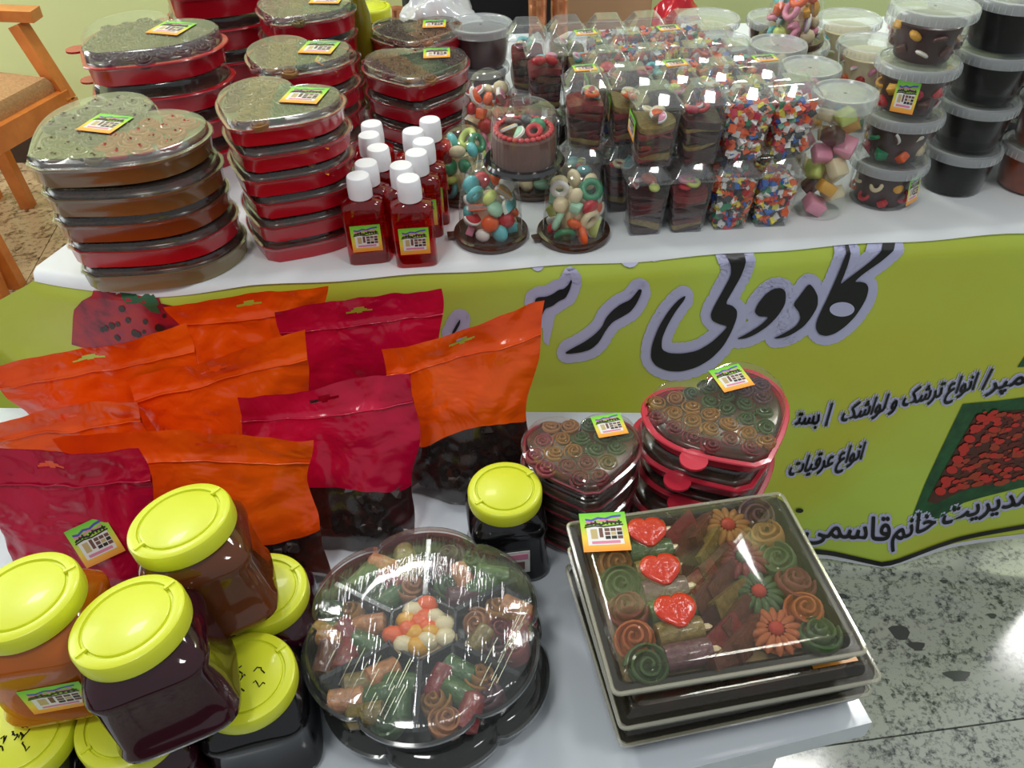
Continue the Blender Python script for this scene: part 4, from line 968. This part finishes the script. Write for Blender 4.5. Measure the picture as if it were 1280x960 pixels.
b = MB(); b.bar(ch(ar + Vector((.0, 0, 0))), ch(ar + Vector((-.5, 0.03, .02))), .055, .03); b.build('armrest', WOOD, t, 0)

# ================================================================== BAGS
def bag_mat(name, c, deep):
    m, N, L = nt(name); p = N['Principled BSDF']; p.inputs['Roughness'].default_value = .2; p.inputs['Coat Weight'].default_value = .12; p.inputs['Coat Roughness'].default_value = .06; p.inputs['Specular IOR Level'].default_value = .35
    tc = N.new('ShaderNodeTexCoord'); n = N.new('ShaderNodeTexNoise'); n.inputs['Scale'].default_value = 6; n.inputs['Detail'].default_value = 2; L.new(tc.outputs['Object'], n.inputs['Vector'])
    r = N.new('ShaderNodeValToRGB'); r.color_ramp.elements[0].position = .35; r.color_ramp.elements[1].position = .65; r.color_ramp.elements[0].color = deep; r.color_ramp.elements[1].color = c
    L.new(n.outputs['Fac'], r.inputs[0]); L.new(r.outputs[0], p.inputs['Base Color'])
    n2 = N.new('ShaderNodeTexNoise'); n2.inputs['Scale'].default_value = 16; n2.inputs['Detail'].default_value = 3; n2.inputs['Distortion'].default_value = .5; L.new(tc.outputs['Object'], n2.inputs['Vector'])
    b = N.new('ShaderNodeBump'); b.inputs['Strength'].default_value = .75; b.inputs['Distance'].default_value = .014; L.new(n2.outputs['Fac'], b.inputs['Height']); L.new(b.outputs['Normal'], p.inputs['Normal'])
    L.new(b.outputs['Normal'], p.inputs['Coat Normal'])
    return m
ORB = bag_mat('orange_bag_film', S(240, 96, 12), S(214, 66, 8)); MGB = bag_mat('magenta_bag_film', S(198, 14, 62), S(160, 6, 44))
WIN = film('grey_bag_window', (.5, .48, .46, 1), .06, .35, S(58, 48, 46), .15, bump=.6, bscale=22)
LUMP = plastic('dark_dried_fruit', S(44, 30, 28), .5, var=.5, bscale=50)
def bag(name, label, TL, TR, Yt, Yb, w_bot, mat, seed, win=.34, wave_=.004, bulge=.024, hole=.5, stick=None, TM=None, dxb=0, Yt2=None, cut=.0):
    a = ony(TL[0], TL[1], Yt); c = ony(TR[0], TR[1], Yt2 or Yt)
    mid = (a + c) / 2; du = (c - a); du_h = Vector((du.x, du.y, 0)).normalized()
    bm_ = Vector((mid.x + dxb, Yb, ZF + .003)); B0 = bm_ - du_h * w_bot / 2; B1 = bm_ + du_h * w_bot / 2
    nr = Vector((du_h.y, -du_h.x, 0)); cen = Vector((bm_.x, bm_.y, ZF))
    t = thing('sweets_bag', label, 'bag', cen, 0, 'zip bags of dried fruit')
    NUx, NVy = 60, 60
    tm = None
    def pt(u, v, side):
        top = a.lerp(c, u)
        if TM: top = top + Vector((0, 0, TM * math.sin(PI * u)))
        p = B0.lerp(B1, u).lerp(top, v)
        e = math.sin(PI * u) ** .6 if 0 < u < 1 else 0
        prof = (max(0, 1 - v / .86)) ** .55 * (1 if v > .12 else .75 + v * 2.1)
        d = bulge * e * prof
        w_ = wave_ * noise.noise(Vector((u * 3.5 + seed, v * 3.0, seed))) * 1.5 + .0035 * noise.noise(Vector((u * 9, v * 9 + seed, 2.)))
        if v > .86: w_ += wave_ * 1.4 * math.sin(u * 7 + seed) * (v - .8) * 4
        p = p + du_h * ((u - .5) * 2 * (.006 * math.sin(v * 5.5 + seed * 1.7) + .003 * math.sin(v * 13 + seed))) * min(1, abs(u - .5) * 2.2)
        zp = .0015 if abs(v - .84) < .012 else 0
        return p + nr * (side * (d + zp + .0004) + w_) - cen
    wb = lambda u: win + .05 * math.sin(u * 5 + seed) 
    for side, nm in ((1, 'front_sheet'), (-1, 'back_sheet')):
        JW = int(NVy * win)
        def vv(i, j):
            if side < 0: return j / NVy
            w0 = wb(i / NUx); return w0 * j / JW if j <= JW else w0 + (1 - w0) * (j - JW) / (NVy - JW)
        b = MB(); vs = [pt(i / NUx, vv(i, j), side) for j in range(NVy + 1) for i in range(NUx + 1)]; b.v = [tuple(p) for p in vs]
        for j in range(NVy):
            for i in range(NUx):
                u, v = (i + .5) / NUx, (vv(i, j) + vv(i, j + 1)) / 2
                hx, hy = (u - hole) / .085, (v - .925) / .017
                if hx * hx + hy * hy < 1 or (abs(hx) < .3 and 0 < hy < 1.6): continue
                k = j * (NUx + 1) + i; b.f.append((k, k + 1, k + NUx + 2, k + NUx + 1)); b.m.append(1 if j < JW and side > 0 else 0)
        b.build(nm, [mat, WIN], t, 80)
    # zip track
    for side in (1,):
        b = MB(); b.tube([pt(i / 30, .845, side) + nr * .0012 for i in range(31)], .0011, 5); b.build('zip', mat, t, 80)
    rnd = random.Random(seed); b = MB()
    for k in range(70):
        u, v = rnd.uniform(.12, .88), rnd.uniform(.04, win + .02); d = bulge * .62 * (math.sin(PI * u) ** .6) * (.8 if v < .12 else 1)
        p = B0.lerp(B1, u).lerp(a.lerp(c, u), v) - cen + nr * rnd.uniform(-.2, .8) * d; s_ = rnd.uniform(.006, .011)
        b.lathe([(s_ * .4, -s_ * .7), (s_, 0), (s_ * .4, s_ * .7)], 6, mat=Matrix.Translation(p) @ Matrix.Rotation(rnd.uniform(0, 3), 4, Vector((rnd.random(), rnd.random(), .5)).normalized()))
    tag(b.build('dried_fruit', LUMP, t, 0), kind='stuff')
    if stick:
        u, v, s_, ro = stick; p = pt(u, v, 1) + nr * .0035; k = ob('sticker', STICK, t, p); 
        ex = (pt(u + .05, v, 1) - pt(u - .05, v, 1)).normalized(); ey = (pt(u, v + .05, 1) - pt(u, v - .05, 1)).normalized(); ez = ex.cross(ey).normalized(); ey = ez.cross(ex)
        R_ = Matrix((ex, ey, ez)).transposed() @ Matrix.Rotation(ro, 3, 'Z'); k.rotation_euler = R_.to_euler(); k.scale = (s_, s_, .02)
    return t
bag('b1', 'orange zip bag at the back, leaning beside the cabbage picture on the banner', (213, 382), (403, 357), .885, .865, .16, ORB, 1, stick=None)
bag('b2', 'magenta zip bag at the back with a small green sticker showing', (349, 388), (547, 359), .865, .830, .17, MGB, 2, stick=(.60, .44, .036, .1))
bag('b3', 'orange zip bag at the left edge below the banner corner', (-25, 464), (238, 407), .80, .785, .16, ORB, 3, dxb=.03)
bag('b4', 'orange zip bag in the middle with its right corner under the magenta bag', (152, 478), (386, 413), .775, .75, .17, ORB, 4, dxb=.01)
bag('b5', 'puffed orange zip bag with a grey see-through bottom, rightmost of the bags', (480, 441), (677, 380), .80, .735, .15, ORB, 5, win=.42, bulge=.032, dxb=-.0, wave_=.006)
bag('b7', 'orange zip bag at the left edge behind the front magenta bag', (-30, 528), (178, 497), .715, .70, .17, ORB, 7)
bag('b6', 'magenta zip bag in front of the puffed orange bag', (297, 498), (513, 467), .735, .660, .18, MGB, 6, win=.38, bulge=.028, dxb=.008)
bag('b8', 'wide orange zip bag right behind the tilted brown jar', (72, 545), (388, 548), .655, .60, .22, ORB, 8, win=.36, TM=.006, dxb=.02, hole=.62)
bag('b9', 'magenta zip bag with a sticker at the left edge, frontmost of the bags', (-45, 567), (166, 561), .60, .545, .18, MGB, 9, win=.30, dxb=.012, hole=.48, stick=(.64, .58, .045, .35))

# ================================================================== FLOWER PLATTER
BCLR = film('black_tray_film', (.3, .3, .3, 1), .08, .85, S(20, 22, 22), .08)
STRETCH = film('stretch_film', (.97, .98, .98, 1), .045, .0, (.7, .75, .72, 1), .05, bump=.45, bscale=30, stretch=(7, .5, 1, -.5))
def platter(loc, rot, label, detail, R=.122):
    t = thing('flower_platter', label, 'platter', loc, rot, 'black flower shaped platters')
    o_ = flower(R, rot=PI / 6)
    b = MB(); b.loft(rings(o_, [(.90, 0), (.93, .003), (.985, .026), (1.0, .028), (1.0, .031), (.975, .032), (.96, .030), (.93, .010), (.92, .008)])); b.build('tray', BLACK, t)
    r0 = R * .30; hx = [(r0 * math.cos(PI / 6 + k * PI / 3), r0 * math.sin(PI / 6 + k * PI / 3)) for k in range(6)]
    b = MB(); b.loft([[(x * s_, y * s_, z) for x, y in hx] for s_, z in ((1.06, .008), (1.06, .034), (.98, .034), (.98, .008))], False, False)
    for k in range(6):
        a = PI / 6 + k * PI / 3; b.bar((r0 * math.cos(a), r0 * math.sin(a), .021), (R * .90 * math.cos(a), R * .90 * math.sin(a), .021), .005, .026)
    b.build('divider', BLACK, t, 0)
    if detail:
        rnd = random.Random(5)
        cols = ['peach', 'pink', 'maroon', 'purple', 'olive', 'green', 'gold', 'brown', 'peach']
        for k in range(6):
            a = k * PI / 3
            for i, (rr_, da) in enumerate(((.47, -.20), (.47, .20), (.62, 0), (.64, -.30), (.64, .30), (.80, -.26), (.80, .0), (.80, .26))):
                r = R * rr_; c_ = rnd.choice(cols)
                if rnd.random() < .5: ob('rose', rose(c_), t, (r * math.cos(a + da), r * math.sin(a + da), .012), (rnd.uniform(-.4, .4), rnd.uniform(-.4, .4), rnd.uniform(0, 6)), (.0185, .0185, .022))
                else:
                    q = MB(); q.lathe([(.005, -.019), (.0118, -.016), (.0122, .015), (.006, .019)], 14); q.build('fruit_roll', SW[c_], t, 60, (r * math.cos(a + da), r * math.sin(a + da), .020), (PI / 2 + rnd.uniform(-.3, .3), 0, rnd.uniform(0, 6)))
        for k in range(16):
            a = k * 1.9; r = .006 + .0016 * k; ob('jelly', gummy('egg', ['orange', 'gold', 'orange', 'cream', 'gold', 'cream', 'cream'][(k // 2) % 7]), t, (r * math.cos(a), r * math.sin(a), .030), (rnd.random(), rnd.random(), 0), (.012, .010, .014))
    b = MB(); b.loft(rings(o_, [(1.005, .030), (1.008, .034), (.985, .036), (.965, .046), (.93, .0495), (.5, .0500), (.30, .0490), (.05, .0490)]), False, True); b.build('lid', CLEAR, t, 50)
    b = MB(); b.loft(rings(o_, [(.955, .0475), (.92, .0505), (.6, .0512), (.3, .0503), (.1, .0503)]), False, True)
    # a few radial clear ribs on the lid over the dividers
    for k in range(6):
        a = PI / 6 + k * PI / 3; b.tube([(r0 * math.cos(a), r0 * math.sin(a), .0508), (R * .85 * math.cos(a), R * .85 * math.sin(a), .0512)], .0012, 5)
    b.loft([[(x, y, z) for x, y in hx] + [] for z in (.0500, .0520)], False, False)
    if detail:
        b.build('stretch_film', STRETCH, t, 60)
        q = MB(); rw = random.Random(8)
        for cx, cy, wx, wy, cnt in ((445, 868, 62, 44, 26), (500, 905, 40, 30, 14), (632, 860, 26, 62, 20), (650, 800, 14, 40, 8)):
            for k in range(cnt):
                px, py = cx + rw.uniform(-wx, wx), cy + rw.uniform(-wy, wy); ln = rw.uniform(10, 26); zz = loc[2] + .0518
                a_ = at(px - ln * .42, py + ln * .85, zz) - Vector(loc); c_ = at(px + ln * .42, py - ln * .85, zz) - Vector(loc)
                if max(a_.xy.length, c_.xy.length) > R * .90: continue
                m_ = (a_ + c_) / 2; m_.z += .0006
                q.tube([(p_.x, p_.y, p_.z) for p_ in (a_, m_, c_)], .00035, 5)
        tag(q.build('film_wrinkles', film('taut_film_wrinkle', (.95, .97, .97, 1), .55, .15, (.9, .9, .9, 1), .18), t, 70), kind='stuff')
        q = MB(); q.loft([[(x * s_, y * s_, z) for x, y in hx] for s_, z in ((.96, .009), (.95, .022), (.6, .028))]); q.build('nuts_bed', plastic('cream_nuts', S(196, 164, 118), .5, bump=1, bscale=120, var=.3), t, 0)
    return t
platter((-.088, .474, ZF), math.radians(8), 'black flower-shaped sweets platter, lower of the two stacked', False)
platter((-.096, .478, ZF + .0515), math.radians(0), 'black flower-shaped sweets platter with clear film, upper of the two stacked', True)

# ================================================================== SQUARE TRAYS
LIDSQ = film('square_lid_plastic', (.95, .94, .90, 1), .045, .05, S(170, 160, 130), .06, bump=.15, bscale=9)
EDGE = film('clear_lid_edge', (.9, .9, .85, 1), .20, .45, S(190, 186, 160), .1)
def daisy_mesh(petc, cenc):
    b = MB()
    for k in range(14):
        a = 2 * PI * k / 14; m_ = Matrix.Rotation(a, 4, 'Z') @ Matrix.Translation((.62, 0, .25)) @ Matrix.Rotation(.25, 4, 'Y')
        b.lathe([(.02, -.18), (.14, -.08), (.16, .04), (.10, .14), (.02, .17)], 8, mat=m_ @ Matrix.Diagonal((2.3, 1, 1, 1)))
    b.lathe([(.80, 0), (.85, .12), (.3, .22)], 16)
    b.lathe([(.26, .2), (.27, .42), (.18, .54), (.02, .58)], 12, mi=1)
    return b.mesh('flower', [SW[petc], SW[cenc]], 60)
def square_tray(loc, rot, wd, dd, h, label, detail, lidh=.022, lipout=.006):
    t = thing('square_tray', label, 'tray', loc, rot, 'square trays of fruit rolls')
    o_ = rrect(wd, dd, .014, 5)
    b = MB(); b.loft(offs(o_, [(-.016, 0), (-.012, .002), (-.006, h * .55), (-.006, h * .6), (-.002, h - .004), (lipout, h - .003), (lipout, h), (-.003, h + .0005), (-.008, h - .004), (-.012, .006)])); b.build('tray', BLACK, t)
    for sx in (-1, 1):
        for sy in (-1, 1): b = MB(); b.lathe([(.006, -.0005), (.007, .002), (.006, .004)], 12, mat=Matrix.Translation((sx * wd * .4, sy * dd * .4, 0))); b.build('foot', BLACK, t)
    top = h + lidh
    r2 = rrect(wd + lipout * 2 - .002, dd + lipout * 2 - .002, .006, 3)
    b = MB(); b.loft(offs(r2, [(0, h + .0005), (.0006, h + .003)]) + offs(rrect(wd - .004, dd - .004, .004, 3), [(0, h + .004), (-.006, top - .001), (-.008, top)]), False, True); b.build('lid', LIDSQ, t, 30)
    b = MB(); b.loft(offs(r2, [(.0002, h - .0005), (.0016, h + .0005), (.0016, h + .0032), (-.001, h + .0038), (-.002, h + .003)]), False, False); b.build('lid_edge', EDGE, t, 30)
    if detail:
        z = h - .010; W2, D2 = wd - .03, dd - .03
        rnd = random.Random(4)
        b = MB(); b.box((0, 0, h - .018), (wd - .02, dd - .02, .006)); b.build('liner', plastic('cream_liner', S(150, 128, 86), .6), t, 0)
        X = lambda f: -W2 / 2 + f * W2
        Yv = lambda f: D2 / 2 - f * D2
        for k, c_ in enumerate(('olive', 'gold', 'green', 'maroon', 'orange', 'green')):
            ob('rose', rose(c_), t, (X(.09), Yv(.02 + k * .19), z), (rnd.uniform(-.3, .1), rnd.uniform(-.4, .4), rnd.uniform(0, 6)), (.0225, .0225, .024))
        for k, c_ in enumerate(('olive', 'green', 'olive', 'purple', 'green', 'olive', 'purple')):
            y_ = Yv(.04 + k * .152)
            q = MB(); q.lathe([(.003, -.0225), (.0115, -.022), (.0125, -.018), (.0125, .018), (.0115, .022), (.003, .0225)], 18); q.build('fruit_roll', SW[c_], t, 50, (X(.285), y_, z + .0105), (0, PI / 2, rnd.uniform(-.05, .05)))
            q = MB(); q.lathe([(.0008, 0), (.0032, .003), (.0036, .009)], 6); q.build('skewer_tip', CC['cream'], t, 0, (X(.285) + .032, y_, z + .012), (0, -PI / 2, 0))
        hq = heart(.040, 40, .38)
        q = MB(); q.loft(hoffs(hq, [(-.001, 0), (0, .002), (0, .005), (-.0025, .0068), (-.006, .0074)])); hm = q.mesh('jelly_heart', SW['red'])
        for k in range(3): ob('jelly_heart', hm, t, (X(.285), Yv(.085 + k * .305 + .02), z + .0215), (0, 0, rnd.uniform(-.1, .1)))
        q = MB(); q.loft([[(-.013, -.023, 0), (.013, -.023, 0), (0, -.023, .018)], [(-.013, .023, 0), (.013, .023, 0), (0, .023, .018)]]); pm = {c_: None for c_ in ('brown', 'maroon', 'dark', 'olive')}
        for c_ in pm: pm[c_] = q.mesh('fruit_wedge', SW[c_], 0)
        for k in range(15):
            i, j = k % 2, k // 2
            ob('fruit_wedge', pm[('brown', 'maroon', 'brown', 'dark', 'olive', 'brown')[(k * 5 + 1) % 6]], t, (X(.475 + i * .105), Yv(.035 + j * .135 + i * .04), z + (.002 if i else 0)), (rnd.uniform(-.15, .15), rnd.uniform(-.2, .2), math.radians(-52) + rnd.uniform(-.2, .2)), (1, 1, 1.1))
        for k, (pc, cc_) in enumerate((('gold', 'red'), ('maroon', 'green'), ('green', 'red'), ('orange', 'red'), )):
            ob('flower', daisy_mesh(pc, cc_), t, (X(.735), Yv(.08 + k * .27), z + .004), (0, 0, rnd.uniform(0, 1)), (.0275, .0275, .028))
        for k, c_ in enumerate(('purple', 'gold', 'green', 'maroon', 'orange', 'green')):
            ob('rose', rose(c_), t, (X(.925), Yv(.02 + k * .19), z), (rnd.uniform(-.1, .3), rnd.uniform(-.5, .2), rnd.uniform(0, 6)), (.0225, .0225, .023))
    else:
        b = MB(); b.loft(offs(rrect(wd - .03, dd - .03, .01), [(0, .006), (0, h - .002), (-.01, h + .002)])); b.build('fruit_leather', FILL, t)
    return t
square_tray((.203, .505, ZF), math.radians(10.5), .250, .205, .030, 'black square sweets tray with clear lid, bottom of the three stacked', False, .016)
t2 = square_tray((.200, .494, ZF + .0465), math.radians(9.5), .246, .200, .030, 'black square sweets tray with a green sticker, middle of the three stacked', False, .016)
sticker(t2, (.085, -.075, .0475), .0, .045, .03)
t3 = square_tray((.186, .492, ZF + .0935), math.radians(8.5), .228, .186, .030, 'square tray of fruit rolls, red hearts and flowers, top of the three stacked', True, .016)
sticker(t3, (-.086, .069, .0475), -.12, .048, .050)
